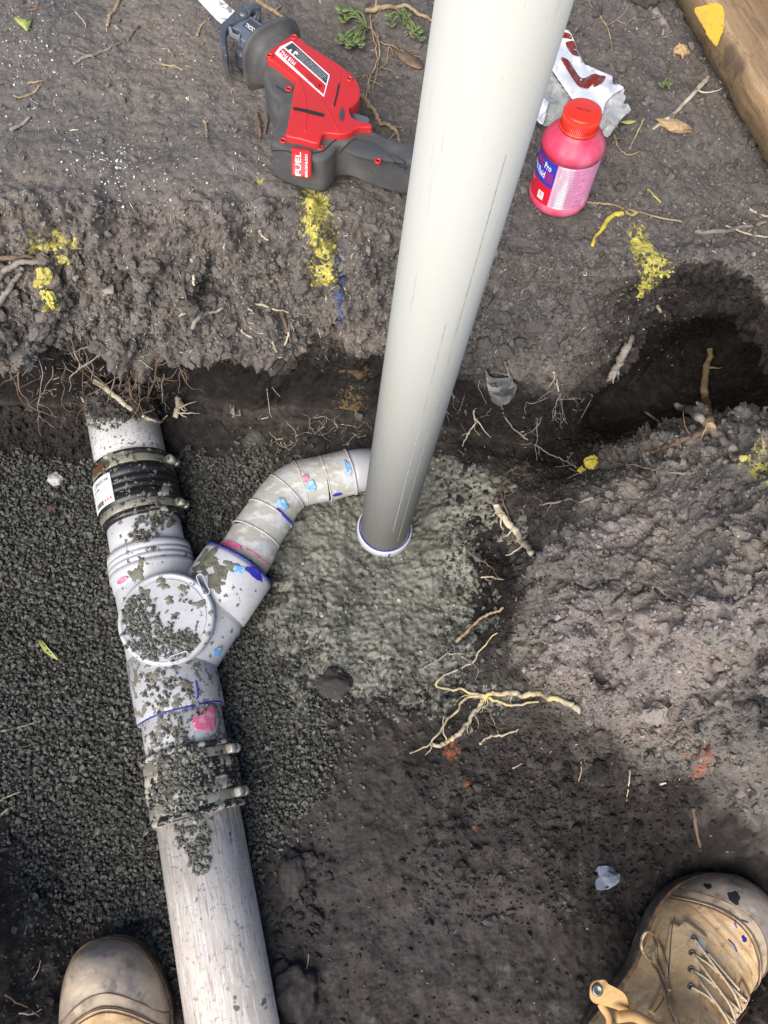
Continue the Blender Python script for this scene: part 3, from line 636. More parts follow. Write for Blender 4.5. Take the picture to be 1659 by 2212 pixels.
for k in (5,7): 
    dd=dirn(TP[k-1],TP[k+1]);ring('rib',TP[k],dd,TRr[k]+.0008,0,m_smear,B1,.0011,0,2*math.pi)
for k in (2,3): ring('cement_bead',TP[k],dirn(TP[k-1],TP[k+1]),TRr[k]+.0008,0,m_smear,B1,.0015,0,2*math.pi)
B2=empty('pipe_bend',TP[10]-[0,0,.035],'white bend turning down behind the tall riser pipe, with its own socket','pipe fitting')
p,r_=sub(7,9);q2=mesh('socket',*socket_tube(p,r_,.0012),m_smear,parent=B2)
patch_cyl('primer_stain',p[0],dirn(p[0],p[-1]),.0370,.002,.012,.0,.5,m_pink,q2,ragged=.4,seed=13,lift=.0014);patch_cyl('marker_smear',p[0],dirn(p[0],p[-1]),.0370,.005,.02,.3,.95,m_sky,q2,ragged=.4,seed=14,lift=.0016)
p,r_=sub(9,11);q3=mesh('socket',*socket_tube(p,r_,.0018),m_smear,parent=B2)
dd=dirn(TP[9],TP[11]);ln=np.linalg.norm(TP[11]-TP[9]);
patch_cyl('marker_smear',TP[9],dd,.0372,ln*.72,ln*.95,-.25,.75,m_sky,q3,ragged=.45,seed=15,lift=.0008);patch_cyl('marker_smear',TP[9],dd,.0372,ln*.02,ln*.45,1.15,1.4,m_blue,q3,ragged=.4,seed=16,lift=.0008)
ring('cement_bead',TP[9],dd,TRr[9]+.0010,0,m_smear,q3,.0015,0,2*math.pi,wob=.0004);ring('cement_bead',TP[9],dd,.0370,ln,m_pvc,q3,.0013,-3,3,wob=.0004)
# swept 88 degree elbow turning down
e0=TP[11];ed=dirn(TP[10],TP[12]);ed[2]=0;ed/=np.linalg.norm(ed);Rr=.052;pts=[e0]
arc=[e0+ed*Rr*math.sin(t)*1.15+np.array([0,0,-1])*Rr*(1-math.cos(t)) for t in np.linspace(0,math.pi/2,16)]
arc.append(arc[-1]+np.array([0,0,-.02]))
mesh('elbow',*tube(np.array(arc),.0345,64),m_pvc,parent=B2)
eb=arc[-2];mesh('rim',*lathe(eb+[0,0,.012],eb-[0,0,.05],[(0,.032),(0,.0395),(.003,.041),(.03,.041),(.05,.0405)],64),m_pvc,parent=B2)
ring('primer_stain',eb+np.array([0,0,.0125]),[0,0,-1],.0375,0,m_pink,B2,.0015,0,2*math.pi)
# riser
rb=un(830,1146,-.022);RB=rb;lean=np.array([.0,.0,1.]);RT=rb+lean*1.12
m_ris=mat('grey_riser_pvc',(.44,.44,.418),.62,layers=[(7,(.45,.42,.375),.46,.62,3,(1,1,.3),.6),(50,(.33,.34,.33),.62,.74,6,(1,1,.05),.45),(160,(.30,.31,.30),.62,.70,5,(1,1,.06),.5),(500,(.34,.34,.33),.64,.70,3,(1,1,.4),.5),(90,(.48,.47,.44),.60,.72,5,(1,1,1),.25)],spec=.08)
ris=tag(mesh('riser_pipe',*lathe(rb,RT,[(0,.036),(0,.0392),(1.12,.0392),(1.12,.036)],128),m_ris,base=rb),'tall smooth grey pvc riser pipe standing upright in the wet mortar','pipe');PIPES.append(ris)
m_prl=mat('faint_print_line',(.42,.42,.40),.62,spec=.08,layers=[(60,(.27,.29,.30),.50,.54,3,(1,1,1.6),.85)])
for a0_,z0_,z1_ in [(.10,.10,.62),(.42,.05,.80)]:
    vv=[];k_=0.0004
    for i in range(60):
        zq=z0_+(z1_-z0_)*i/59
        for s1 in(-1,1): t0=a0_+s1*k_/.0392;vv.append(rb+np.array([math.sin(t0)*.03935,-math.cos(t0)*.03935,zq]))
    mesh('print_line',vv,[(2*i,2*i+1,2*i+3,2*i+2) for i in range(59)],m_prl,parent=ris)
RS=empty('riser_socket',rb-[0,0,.03],'white socket collar with blue marker line at the foot of the tall riser pipe','pipe fitting')
mesh('collar',*lathe(rb-[0,0,.05],rb+[0,0,.1],[(0,.045),(.060,.045),(.063,.0442),(.0635,.0395)],96),m_pvc,parent=RS)
ring('marker_line',rb+np.array([0,0,.0140]),[0,0,1],.0410,.0005,m_blue,RS,.0010,0,2*math.pi,n=90,wob=.0005)
V=[];
for k,t in enumerate(np.linspace(0,1,6)): V.append(on_cyl(rb+np.array([0,0,.018-.016*t]),[0,0,1],.0455,0,0))
fa=lambda ang,z,rr=.0457: np.array([rb[0]+math.sin(ang)*rr,rb[1]-math.cos(ang)*rr,rb[2]+z])
mesh('marker_line',*tube([fa(.13,.012),fa(.12,.006),fa(.12,-.002),fa(.15,-.010)],.0013,6),m_blue,parent=RS)
bpy.context.view_layer.update()
# stones and mud lying on the pipes
def dropset(n,ell,seed,objs,size=.0038,lift=.0016,flat=False):
    rs=np.random.default_rng(seed);out=[]
    tries=0
    while len(out)<n and tries<n*6:
        tries+=1;cx,cy,rx,ry=ell[rs.integers(len(ell))];t=rs.uniform(0,2*math.pi);q=math.sqrt(rs.random())
        px,py=cx+rx*q*math.cos(t),cy+ry*q*math.sin(t);p,nn=G(px,py,objs)
        if nn[2]<.35: continue
        s=size*rs.uniform(.6,1.25);out.append((*(p+nn*s*.35),s))
    return np.array(out)
jobs=[body,so1,so2,so3,cap]
JP=[o for o in J.children]+[st2]+[c for c in E1.children]+[c for c in E2.children]+[old]+PIPES
DS=[dropset(520,[(322,1365,58,58),(300,1330,36,45),(350,1405,62,28),(325,1385,55,40),(400,1385,30,22)],1,JP),dropset(16,[(420,1340,45,70)],2,JP),
 dropset(120,[(318,1142,35,20),(305,1158,25,14),(330,1125,40,12)],3,JP),dropset(45,[(350,1460,45,20),(340,1500,35,30)],4,JP),dropset(110,[(385,1520,60,50),(370,1590,55,25)],5,JP),
 dropset(430,[(400,1680,62,60),(390,1640,60,30),(385,1720,60,40)],6,JP,lift=.003),dropset(180,[(415,1800,38,45),(430,1850,25,40)],7,JP),dropset(420,[(255,890,70,22),(225,905,45,26),(290,880,50,20)],8,JP,size=.003)]
DD=np.concatenate([d for d in DS if len(d)])
tag(scatter('gravel_on_pipes',DD[:,:3],DD[:,3],m_grav,gcols(len(DD),14,(.11,.11,.095),.3),seed=16),kind='stuff',label='dark gravel chips heaped on the inspection cap and couplings',cat='gravel')
# flat wet mud flakes
m_mud=mat('wet_mud_flake',(.15,.145,.11),.6,layers=[(120,(.09,.088,.07),.5,.62,3)],bump=[(300,.5,.001)])
def flake(px,py,rpx,objs,seed,parts,th=.0011,am=1.):
    p,nn=G(px,py,objs);rs=np.random.default_rng(seed);_,u,v=frame(nn);r0=rpx/1500.;n=18;ph=rs.uniform(0,6,5);V=[]
    ctr=p+nn*th
    for i in range(n):
        t=2*math.pi*i/n;k=r0*(1+am*(.27*math.sin(2*t+ph[0])+.3*math.sin(3*t+ph[1])+.28*math.sin(5*t+ph[2])+rs.uniform(-.12,.12)));q=p+(u*math.cos(t)+v*math.sin(t))*k
        # conform to the surface
        d=q+nn*.03
        best=None
        for o in objs:
            org=np.array(o.matrix_world.translation);ok,loc,no,_=o.ray_cast(Vector(d-org),Vector(-nn))
            if ok:
                lo=np.array(loc)+org
                if best is None or (lo-d).dot(-nn)<(best-d).dot(-nn):best=lo
        V.append((best if best is not None and np.linalg.norm(best-q)<.02 else q)+nn*.0002)
    V=[ctr]+[ctr*.25+x*.75+nn*th*.6 for x in V]+V
    parts.append((V,[(0,1+i,1+(i+1)%n) for i in range(n)]+[(1+i,1+n+i,1+n+(i+1)%n,1+(i+1)%n) for i in range(n)]))
FL=[];spots=[(438,1215,30),(470,1240,22),(455,1205,20),(498,1222,13),(300,1235,14),(290,1250,12),(330,1185,7),(352,1262,11),(345,1252,8),(367,1295,8),(366,1300,6),(400,1270,7),(430,1305,10),(345,1375,10),(305,1210,8),(300,1165,7),(295,1300,18),(310,1285,14),(440,1230,12),(385,1520,9),(400,1480,11),(355,1520,9),(330,1460,12),(470,1262,14),(390,1270,6),(420,1240,8),(378,1330,7),(240,985,9),(265,975,7),(350,1110,20),(370,1125,14),(340,1095,14),(350,1560,13),(335,1650,22),(365,1700,18),(350,1740,14),(450,1660,9),(470,1700,8),(400,1735,9)]
allp=[o for o in bpy.data.objects if o.type=='MESH' and o.name.split('.')[0] in('body','socket','inspection_cap','sleeve','clamp_band','pipe_stub','sewer_pipe','elbow')]
for i,(x,y,r__) in enumerate(spots):flake(x,y,r__,allp,100+i,FL)
rs=np.random.default_rng(77)
for i in range(150):
    x,y=[(rs.uniform(250,470),rs.uniform(1180,1560)),(rs.uniform(440,580),rs.uniform(1200,1420)),(rs.uniform(200,350),rs.uniform(930,1200))][i%3]
    p,nn=G(x,y,allp+[ground])
    if p[2]>.05: flake(x,y,rs.uniform(1.5,4.5),allp,300+i,FL,.0006)
tag(mesh('mud_flakes',*join(FL),m_mud),kind='stuff',label='splats of wet grey mud stuck to the white pipe fittings',cat='mud')
# ---------------------------------------------------------------- cordless saw lying on the soil
def cp(x,y,z=.486): return un(x*.3307+384,y*.3307,z)
def poly(pts,z,n=1,fn=cp): 
    q=np.array([fn(x,y,z) for x,y in pts]);return crom(q,n,True) if n>1 else q
m_red=mat('red_tool_plastic',(.50,.024,.026),.38,layers=[(25,(.42,.030,.030),.5,.7,4,None,.7),(160,(.25,.07,.06),.66,.72,3,None,.6)],bump=[(600,.06,.0005)])
m_grip=mat('dusty_black_grip',(.062,.062,.064),.75,layers=[(22,(.12,.11,.10),.48,.68,5,None,.8),(300,(.16,.15,.14),.64,.72,3,None,.5)],bump=[(500,.15,.0006)])
m_gun=mat('gunmetal',(.13,.14,.16),.42,metal=.6,layers=[(60,(.26,.26,.27),.55,.7,4,None,.7)],bump=[(200,.1,.0006)])
m_slate=mat('slate_blue_metal',(.17,.20,.25),.45,metal=.4,layers=[(90,(.30,.31,.33),.6,.7,4,None,.6)])
m_blade=mat('worn_white_blade',(.72,.72,.72),.45,layers=[(60,(.22,.18,.15),.55,.60,5,(1,1,1),.9)])
m_white=mat('white_print',(.80,.80,.80),.5);m_blk=mat('black_void',(.012,.012,.012),.8);m_dkpl=mat('dark_plate',(.05,.055,.065),.45)
SAW=empty('reciprocating_saw',cp(900,700,.42),'red and black cordless reciprocating saw lying on its side on the soil','power tool')
BO=[(742,228),(655,250),(600,320),(575,400),(560,470),(600,590),(660,655),(645,770),(618,880),(612,985),(632,1065),(700,1120),(800,1155),(880,1175),(950,1178),(1012,1135),(1045,1075),(1100,1050),(1160,1070),(1230,1115),(1350,1160),(1480,1193),(1620,1215),(1760,1225),(1830,1190),(1810,1080),(1740,1035),(1620,1010),(1520,980),(1450,950),(1350,880),(1262,838),(1190,800),(1150,730),(1185,640),(1185,560),(1120,480),(1000,395),(850,290)]
BO=[(x,y-140*float(sstep(860,1120,y))) for x,y in BO];bd_=bevel(mesh('body',*prism(poly(BO,.474,3),(0,0,-.052)),m_grip,parent=SAW,smooth=True),.015,6,40)
RO=[(745,228),(795,242),(850,292),(930,340),(1040,410),(1120,470),(1175,530),(1192,590),(1185,650),(1142,690),(1122,702),(1135,760),(1200,792),(1258,800),(1268,830),(1180,830),(1130,862),(1060,876),(990,868),(945,875),(930,928),(880,930),(800,905),(705,885),(715,830),(740,700),(760,580),(770,518),(700,465),(630,402),(585,382),(590,340),(640,300)]
rh=bevel(mesh('red_housing',*prism(poly(RO,.4825,2),(0,0,-.055)),m_red,parent=SAW),.004,4,40)
# handle grip panel and vent slots
HP=[(1165,905),(1300,940),(1350,985),(1440,1020),(1485,1062),(1380,1045),(1250,1030),(1110,990),(1105,960)]
bevel(mesh('grip_panel',*prism(poly(HP,.4752,2),(0,0,-.004)),mat('ribbed_grip',(.06,.062,.066),.8,bump=[(300,.5,.001)]),parent=SAW),.0008,2)
for S_ in ([(752,698),(800,705),(880,722),(955,742),(958,762),(930,758),(850,738),(790,722),(755,716)],[(1056,535),(1058,560),(1045,620),(1025,695),(1015,690),(1035,610),(1046,555)]):
    mesh('vent_slot',*prism(poly(S_,.4832),(0,0,-.003)),m_blk,parent=rh,smooth=False)
mesh('lock_button',*prism(poly([(1075,698),(1088,745),(1075,790),(1055,770),(1053,740)],.4838),(0,0,-.003)),m_dkpl,parent=SAW,smooth=False)
trg=[(1125,700),(1140,715),(1160,740),(1240,762),(1250,795),(1200,795),(1150,780),(1130,745)]
bevel(mesh('trigger',*prism(poly(trg,.470,2),(0,0,-.03)),mat('trigger_grey',(.12,.13,.14),.5),parent=SAW),.005,3)
for x,y,zz_ in [(760,238,.484),(600,360,.484),(725,578,.476),(688,915,.4755),(932,962,.4745),(1122,512,.484),(1255,850,.476),(1308,1048,.476)]:
    c=cp(x,y,zz_);rr=.0040 if x not in(1255,) else .003
    sc_=mesh('screw_boss',*lathe(c-[0,0,.004],c,[(0,.001),(0,rr),(.0042,rr),(.0046,rr*.85),(.0044,rr*.62),(.002,rr*.55)],20,caps=False),m_red,parent=SAW)
    mesh('screw',*lathe(c-[0,0,.004],c,[(0,rr*.6),(.0026,rr*.6),(.0028,rr*.3),(.0028,.0001)],14,caps=False),m_blk,parent=sc_)
# guard flange, neck
ax0=cp(720,470,.447);ax1=cp(430,185,.447);ad=dirn(ax0,ax1);AL=np.linalg.norm(ax1-ax0)
fc=cp(655,400,.450)-ad*.010
mesh('neck',*lathe(fc-ad*.012,fc+ad*.1,[(0,.030),(.02,.031),(.03,.034)],48,power=2.6),m_grip,parent=SAW)
mesh('guard_flange',*lathe(fc+ad*.0,fc+ad*.1,[(.006,.031),(.012,.032),(.017,.035),(.020,.041),(.0205,.0435),(.0225,.0445),(.0255,.0435),(.0255,.040),(.023,.034),(.023,.001)],72,power=2.7),m_grip,parent=SAW)
# nose: slate block, gearcase, shoe, blade
nos=[(590,180),(470,98),(345,178),(392,190),(410,205),(408,240),(385,245),(420,262),(500,290),(560,250)]
nb=bevel(mesh('nose_block',*prism(poly(nos,.463),(0,0,-.012)),m_slate,parent=SAW,smooth=False),.0015,2)
mesh('nose_panel',*prism(poly([(470,120),(548,175),(500,225),(420,165)],.4636),(0,0,-.002)),m_dkpl,parent=nb,smooth=False)
bevel(mesh('gearcase',*prism(poly([(560,230),(470,180),(400,255),(365,330),(400,350),(470,360),(520,320)],.450),(0,0,-.024)),m_gun,parent=SAW,smooth=False),.004,2)
bevel(mesh('shoe',*prism(poly([(275,172),(298,138),(340,110),(380,92),(405,60),(440,38),(480,22),(535,24),(538,42),(500,52),(478,70),(465,100),(440,118),(395,132),(350,150),(322,185),(312,230),(312,290),(325,355),(310,362),(290,335),(280,290),(276,220)],.466,2),(0,0,-.010)),m_gun,parent=SAW),.002,2)
bevel(mesh('shoe_plate',*prism(poly([(278,180),(312,190),(318,300),(325,355),(300,352),(282,320)],.462),(0,0,-.034)),m_gun,parent=SAW,smooth=False),.002,2)
bevel(mesh('shoe_plate',*prism(poly([(510,25),(538,28),(540,110),(520,130),(505,90)],.462),(0,0,-.034)),m_gun,parent=SAW,smooth=False),.002,2)
mesh('shoe_rivet',*lathe(cp(428,95,.465),cp(428,95,.47)+[0,0,.01],[(0,.0052),(.002,.0052),(.003,.004),(.003,.0001)],24,caps=False),m_gun,parent=SAW)
bl=[(95,-45),(170,-110),(330,35),(372,72),(292,156),(250,120)]
mesh('blade',*prism(poly(bl,.458),(0,0,-.0014)),m_blade,parent=SAW,smooth=False)
hk=[(330,175),(345,170),(360,215),(395,228),(408,215),(402,258),(380,240),(335,215)]
mesh('blade_clamp',*prism(poly(hk,.4655),(0,0,-.004)),mat('bare_steel',(.5,.5,.5),.4,metal=.7),parent=SAW,smooth=False)
for pts_,z_ in [([(612,985),(700,985),(745,1000)],.4755),([(880,1000),(950,985),(1010,930),(1060,890)],.4752),([(1060,1000),(1110,940),(1165,905)],.4752),([(640,560),(700,600),(735,600)],.4752),([(1380,1010),(1440,1080),(1500,1100)],.4752)]:
    mesh('housing_seam',*tube(crom(np.array([cp(x,y,z_-.0006) for x,y in pts_]),6),.0007,6),m_blk,parent=SAW)
for pts_ in [[(800,520),(840,700),(830,860)],[(930,620),(960,700),(1000,760),(1050,860)],[(1000,420),(1060,520),(1010,700)]]:
    mesh('moulding_ridge',*tube(crom(np.array([cp(x,y,.4824) for x,y in pts_]),6),.0009,6),m_red,parent=rh)
for k in range(9): 
    x_=1340+k*26;y_=1020+k*11;mesh('grip_ridge',*tube(np.array([cp(x_,y_,.4744),cp(x_-40,y_+88-k*1.5,.4744)]),.0007,6),m_grip,parent=SAW) if k%3==0 else None
# label plate and lettering
def affine(o,xv,yv):
    o,xv,yv=map(lambda q:np.array(q,float),(o,xv,yv));return lambda z:(lambda x,y:cp(*(o+xv*x+yv*y),z))
zl=.4831
mesh('label_plate',*prism(poly([(635,347),(668,305),(745,268),(993,490),(955,630)],zl),(0,0,-.001)),m_white,parent=rh,smooth=False)
lp=mesh('label_panel',*prism(poly([(748,277),(984,492),(970,548),(700,308)],zl+.0003),(0,0,-.0005)),m_dkpl,parent=rh,smooth=False)
mesh('label_stripe',*prism(poly([(690,314),(968,556),(952,618),(938,604),(660,345),(672,325)],zl+.0003),(0,0,-.0005)),m_red,parent=rh,smooth=False)
mesh('label_edge',*prism(poly([(660,350),(935,606),(950,620),(952,624),(640,350)],zl+.0004),(0,0,-.0005)),m_white,parent=rh,smooth=False)
# reading direction runs up-left
A_=affine((775,405),(-95,-80),(-22,32))
V,Fc=txt2d('M18 FHZ',bold=.02);place2d('label_text',[(fit(V,0,0,1,.75),Fc)],A_(zl+.0008),m_white,rh)
A_=affine((945,555),(-95,-80),(-26,36))
V,Fc=txt2d('Milwaukee',shear=.4,bold=.02);place2d('label_text',[(fit(V,0,0,1,1.0),Fc)],A_(zl+.0008),m_red,rh)
its=[]
for k,(u0,u1) in enumerate([(0,1),(.05,1),(0,.9),(.1,1),(.05,.8)]):
    V,Fc=txt2d('Reciprocating saw 18V DC read instructions');its.append((fit(V,u0,k*.2,u1,k*.2+.11),Fc))
A_=affine((975,515),(-190,-170),(-24,26)) if False else affine((985,500),(-205,-182),(-33,36))
place2d('label_text',its,A_(zl+.0008),m_white,rh)
mesh('label_symbol',*prism(poly([(725,325),(748,322),(738,340)],zl+.0009),(0,0,-.0004)),m_white,parent=rh,smooth=False)
mesh('label_symbol',*lathe(cp(770,352,zl+.0004),cp(770,352,zl+.01),[(.0,.0026),(.0005,.0026),(.0005,.0012),(0,.0012)],16,caps=False),m_white,parent=rh,smooth=False)
A_=affine((530,205),(-78,-56),(-18,26));V,Fc=txt2d('HACKZALL',shear=.2,bold=.02);place2d('nose_text',[(fit(V,0,0,1,.8),Fc)],A_(.4642),m_white,nb)
# motor badge on the rounded end of the motor housing
zb_=lambda y:.4782-.0195*max(0,(y-955)/213)**1.5
def bq(x,y,l=0):return cp(x,y,zb_(y)+l)
bo2=crom(np.array([(745,958),(862,978),(874,990),(872,1155),(862,1166),(752,1146),(744,1136)],float),1,True)
bv=[];rows=12
for i in range(rows+1):
    t=i/rows
    for j in range(5):
        u=j/4;x=745+(873-745)*u;y=(958+(978-958)*u)+(1146-958+(1166-1146-(978-958))*u+ (20-20)*u)*t;bv.append((x,y))
bf=[(i*5+j,i*5+j+1,(i+1)*5+j+1,(i+1)*5+j) for i in range(rows) for j in range(4)]
bg_=mesh('badge',[bq(x,y) for x,y in bv],[f[::-1] for f in bf],m_red,parent=SAW);so_=bg_.modifiers.new('s','SOLIDIFY');so_.thickness=.004;so_.offset=-1
V,Fc=txt2d('FUEL',bold=.015);V=fit(V,0,0,1,.85);place2d('badge_text',[(V,Fc)],lambda x,y:bq(805-42*y,1150-155*x-4*y,.0007),m_white,bg_)
V,Fc=txt2d('BRUSHLESS',bold=.01);V=fit(V,0,0,1,.8);place2d('badge_text',[(V,Fc)],lambda x,y:bq(848-20*y,1158-150*x-3*y,.0007),m_white,bg_)
# ---------------------------------------------------------------- primer bottle
z0=gz(*un(1204,425,.425)[:2],zfrom=1.)[0];bb=un(1203,428,z0);bt=un(1261,237,z0+.122)
BT_=empty('bottle',bb,'pink plastic bottle of priming fluid with red screw cap, standing on soil','bottle')
bdx=dirn(bb,bt);bl_=np.linalg.norm(bt-bb);q=bl_/.122
m_pinkp=mat('pink_stained_plastic',(.60,.045,.10),.35,layers=[(16,(.68,.17,.27),.45,.62,4,(1,1,.3),.9),(60,(.55,.05,.10),.58,.68,4,(1,1,.25),.8)],bump=[(60,.05,.001)])
m_cap=mat('red_cap',(.72,.035,.015),.33,layers=[(60,(.58,.02,.02),.55,.7,3,None,.6)])
br=.0362
mesh('bottle_body',*lathe(bb,bt,[(0,.004),(.0,.031),(.002,.0345),(.006,br),(.0125,br+.0004),(.0135,br-.0008),(.075*q,br-.0008),(.0762*q,br+.0005),(.082*q,br+.0006),(.0865*q,br-.0015),(.092*q,.031),(.0965*q,.025),(.0995*q,.0212),(.104*q,.0195)],80),m_pinkp,parent=BT_)
cpn=[(.101*q,.018),(.101*q,.0222),(.1035*q,.0224),(.1036*q,.0212),(.119*q,.0212),(.1215*q,.0204),(.122*q,.019),(.1218*q,.001)]
capb=mesh('bottle_cap',*lathe(bb,bt,cpn,80),m_cap,parent=BT_)
rb_=[];d_,ua,ub=frame(bdx)
for k in range(64):
    t=2*math.pi*k/64;o_=ua*math.cos(t)+ub*math.sin(t);rb_.append(tube([bb+d_*.1045*q+o_*.0212,bb+d_*.1185*q+o_*.0211],.00055,5))
mesh('cap_ribs',*join(rb_),m_cap,parent=capb)
# label: angle measured from the side facing the camera
cdir=(CAM-bb);cdir=cdir-cdir.dot(d_)*d_;cdir/=np.linalg.norm(cdir);rdir=np.cross(d_,cdir)
def onb(deg,h,l=0.): t=math.radians(deg);return bb+d_*(h*q)+(cdir*math.cos(t)+rdir*math.sin(t))*(br-.0008+l)
def bpatch(name,a0,a1,h0,h1,m,parent,l=.0004,top=None):
    n=max(4,int(abs(a1-a0)/4));V=[];
    for i in range(n+1):
        a=a0+(a1-a0)*i/n;V+=[onb(a,h0,l),onb(a,h1 if top is None else top(a),l)]
    return mesh(name,V,[(2*i,2*i+2,2*i+3,2*i+1) for i in range(n)],m,parent=parent)
m_lred=mat('label_red',(.66,.012,.03),.35);m_lblue=mat('label_blue',(.035,.045,.42),.35);m_lwht=mat('label_white_pink',(.80,.78,.82),.4,layers=[(18,(.80,.16,.40),.50,.58,5,(1,1,.18),.8),(50,(.75,.30,.5),.5,.6,4,(1,1,.2),.6)])
lr=bpatch('label',-175,-14,.0145,.073,m_lred,BT_);bpatch('label_band',-175,-14,.040,.073,m_lblue,lr,.0007)
lw=bpatch('label',-14,100,.0145,.073,m_lwht,BT_)
def lab2(a0,a1,h0,h1,l=.0010): return lambda x,y:onb(a0+(a1-a0)*x,h0+(h1-h0)*y,l)
def ltext(s,a0,a1,h0,h1,m,par,bold=.02,shear=0):
    V,Fc=txt2d(s,bold=bold,shear=shear);place2d('label_text',[(fit(V,0,0,1,1),Fc)],lab2(a0,a1,h0,h1),m,par)
ltext('Pro',-42,-25,.0600,.0685,m_white,lr);ltext('tec',-66,-46,.0610,.0695,m_lred,lr);ltext('Pro',-92,-68,.062,.071,m_lred,lr)
ltext('Fluid',-58,-36,.0475,.0565,m_white,lr,.025);ltext('Priming',-100,-61,.0485,.058,m_white,lr)
for k in range(4): ltext(['PRIMER','FOR PVC','PIPES','AND FITTINGS'][k],-36,-18,.0560-k*.0035,.0585-k*.0035,m_lred,lr,.03)
ltext('non flammable',-95,-62,.034,.037,m_white,lr)
wb=bpatch('label_mark',-41,-27,.0190,.0300,m_white,lr,.0009);ltext('W',-39,-29,.0225,.0290,m_lred,wb,.0)
for k in range(24):
    w_=random.Random(k).uniform(.55,1);ltext('directions for use apply primer to spigot and socket'[:int(50*w_)],-9,-9+62*w_,.0690-k*.00225,.0703-k*.00225,m_ink,lw,.01)
# embossed cap mark
Vt,Ft=txt2d('PRESS TURN',bold=.01);ct=bb+d_*(.1222*q)
rx=rdir;ry=-cdir
place2d('cap_mark',[(fit(Vt,-.008,-.002,.008,.002),Ft)],lambda x,y:ct+rx*x+ry*y,mat('cap_mark_dark',(.30,.02,.02),.5),capb)
# ---------------------------------------------------------------- torn plastic bag
m_bagw=mat('white_film',(.62,.63,.67),.28,layers=[(20,(.62,.63,.67),.5,.6,3,None,.6)],bump=[(18,.35,.01)])
m_bagc=mat('dusty_clear_film',(.34,.335,.315),.25,layers=[(30,(.46,.46,.45),.5,.6,5,None,.8),(70,(.16,.15,.14),.56,.66,4,None,.6)],bump=[(22,.7,.01),(90,.4,.003)])
m_brn=mat('brown_print',(.17,.022,.012),.25,layers=[(10,(.24,.045,.02),.5,.7,3)],bump=[(18,.3,.01)])
z1=lambda x,y:2000+0
def c2(x,y,z): return un((x*.3617+2000)*.54861,(y*.3617+50)*.54861,z)
BAG=empty('plastic_bag',c2(800,900,.43),'torn white and clear plastic bag with brown lettering behind the pink bottle','bag')
def bagz(x,y): # height over the soil of the film, in crop units
    rs_=pn(np.array([[x/150.,y/150.,.5]]))[0];r2=pn(np.array([[x/60.+y/90,y/200.,3.5]]))[0]
    return .436+.007*rs_+.0035*r2+.012*max(0,min(1,(x-900)/300))
def film(name,pts,m,parent,off=0.,div=3,thick=.0005):
    P_=np.array(pts,float);bm=bmesh.new();vs_=[bm.verts.new((x,y,0)) for x,y in crom(P_,3,True)];bm.faces.new(vs_)
    bmesh.ops.triangulate(bm,faces=bm.faces)
    for _ in range(div): bmesh.ops.subdivide_edges(bm,edges=[e for e in bm.edges if e.calc_length()>28],cuts=1,use_grid_fill=False);bmesh.ops.triangulate(bm,faces=bm.faces)
    bm.verts.index_update();V=[c2(v.co.x,v.co.y,bagz(v.co.x,v.co.y)+off) for v in bm.verts];Fc=[tuple(v.index for v in f.verts) for f in bm.faces];bm.free()
    Fc=[f[::-1] for f in Fc]
    o=mesh(name,V,Fc,m,parent=parent);s=o.modifiers.new('s','SOLIDIFY');s.thickness=thick;return o
film('clear_film',[(240,520),(300,480),(440,530),(560,740),(690,920),(640,1010),(600,1200),(420,1230),(380,1215),(285,1100),(200,900)],m_bagc,BAG,-.003)
film('clear_film',[(1050,900),(1255,830),(1260,880),(1285,915),(1262,990),(1300,985),(1335,1030),(1335,1070),(1260,1130),(1200,1210),(1085,1355),(1000,1250),(1010,1120)],m_bagc,BAG,-.002)
bw=film('white_film',[(420,-30),(520,40),(585,95),(660,190),(720,300),(790,480),(860,590),(940,655),(1060,688),(1135,685),(1142,770),(1200,775),(1258,815),(1230,840),(1130,900),(1060,990),(1010,1120),(800,1080),(690,925),(560,740),(440,535),(380,300)],m_bagw,BAG,.001)
film('white_film',[(330,905),(440,960),(430,1020),(380,1215),(285,1100)],m_bagw,BAG,.002)
for pp in ([(575,497),(655,512),(740,640),(790,706),(845,708),(935,664),(1000,680),(1062,690),(1040,740),(980,790),(900,820),(850,824),(790,808),(745,772),(690,690)],[(628,325),(660,312),(715,308),(745,385),(705,395),(745,415),(762,440),(776,470),(725,465),(680,430),(640,370)],[(540,200),(600,210),(672,228),(697,288),(620,275),(520,265)],[(585,95),(640,160),(655,188),(600,165),(550,130)],[(450,-10),(520,40),(540,75),(450,50)]):
    film('brown_letter',pp,m_brn,bw,.0018,2,.0003)
# ---------------------------------------------------------------- timber board
tz=.475
e0,e1=un(1516,-25,tz),un(1738,355,tz);m_wood=mat('weathered_timber',(.33,.215,.115),.75,layers=[(9,(.20,.12,.06),.42,.62,6,(.25,1,1),.85),(60,(.13,.08,.045),.54,.64,6,(.10,1,1),.7),(30,(.42,.31,.19),.53,.62,5,(.15,1,1),.6),(11,(.09,.06,.045),.60,.68,6,None,.8),(350,(.12,.08,.05),.58,.66,3,(.2,1,1),.5)],bump=[(60,.45,.002),(260,.5,.001)],rotz=-math.atan2(e1[1]-e0[1],e1[0]-e0[0]));ed_=dirn(e0,e1);e0=e0-ed_*.5;e1=e1+ed_*.25;nv=np.array([-ed_[1],ed_[0],0]);nv*=1 if nv[0]>0 else -1
n=90;V=[];rs=np.random.default_rng(4);thk=.045
ns_=fbm(np.stack([np.arange(n+1)*.17,np.zeros(n+1),np.zeros(n+1)],1),1.,4)
W_=.23;m_=12
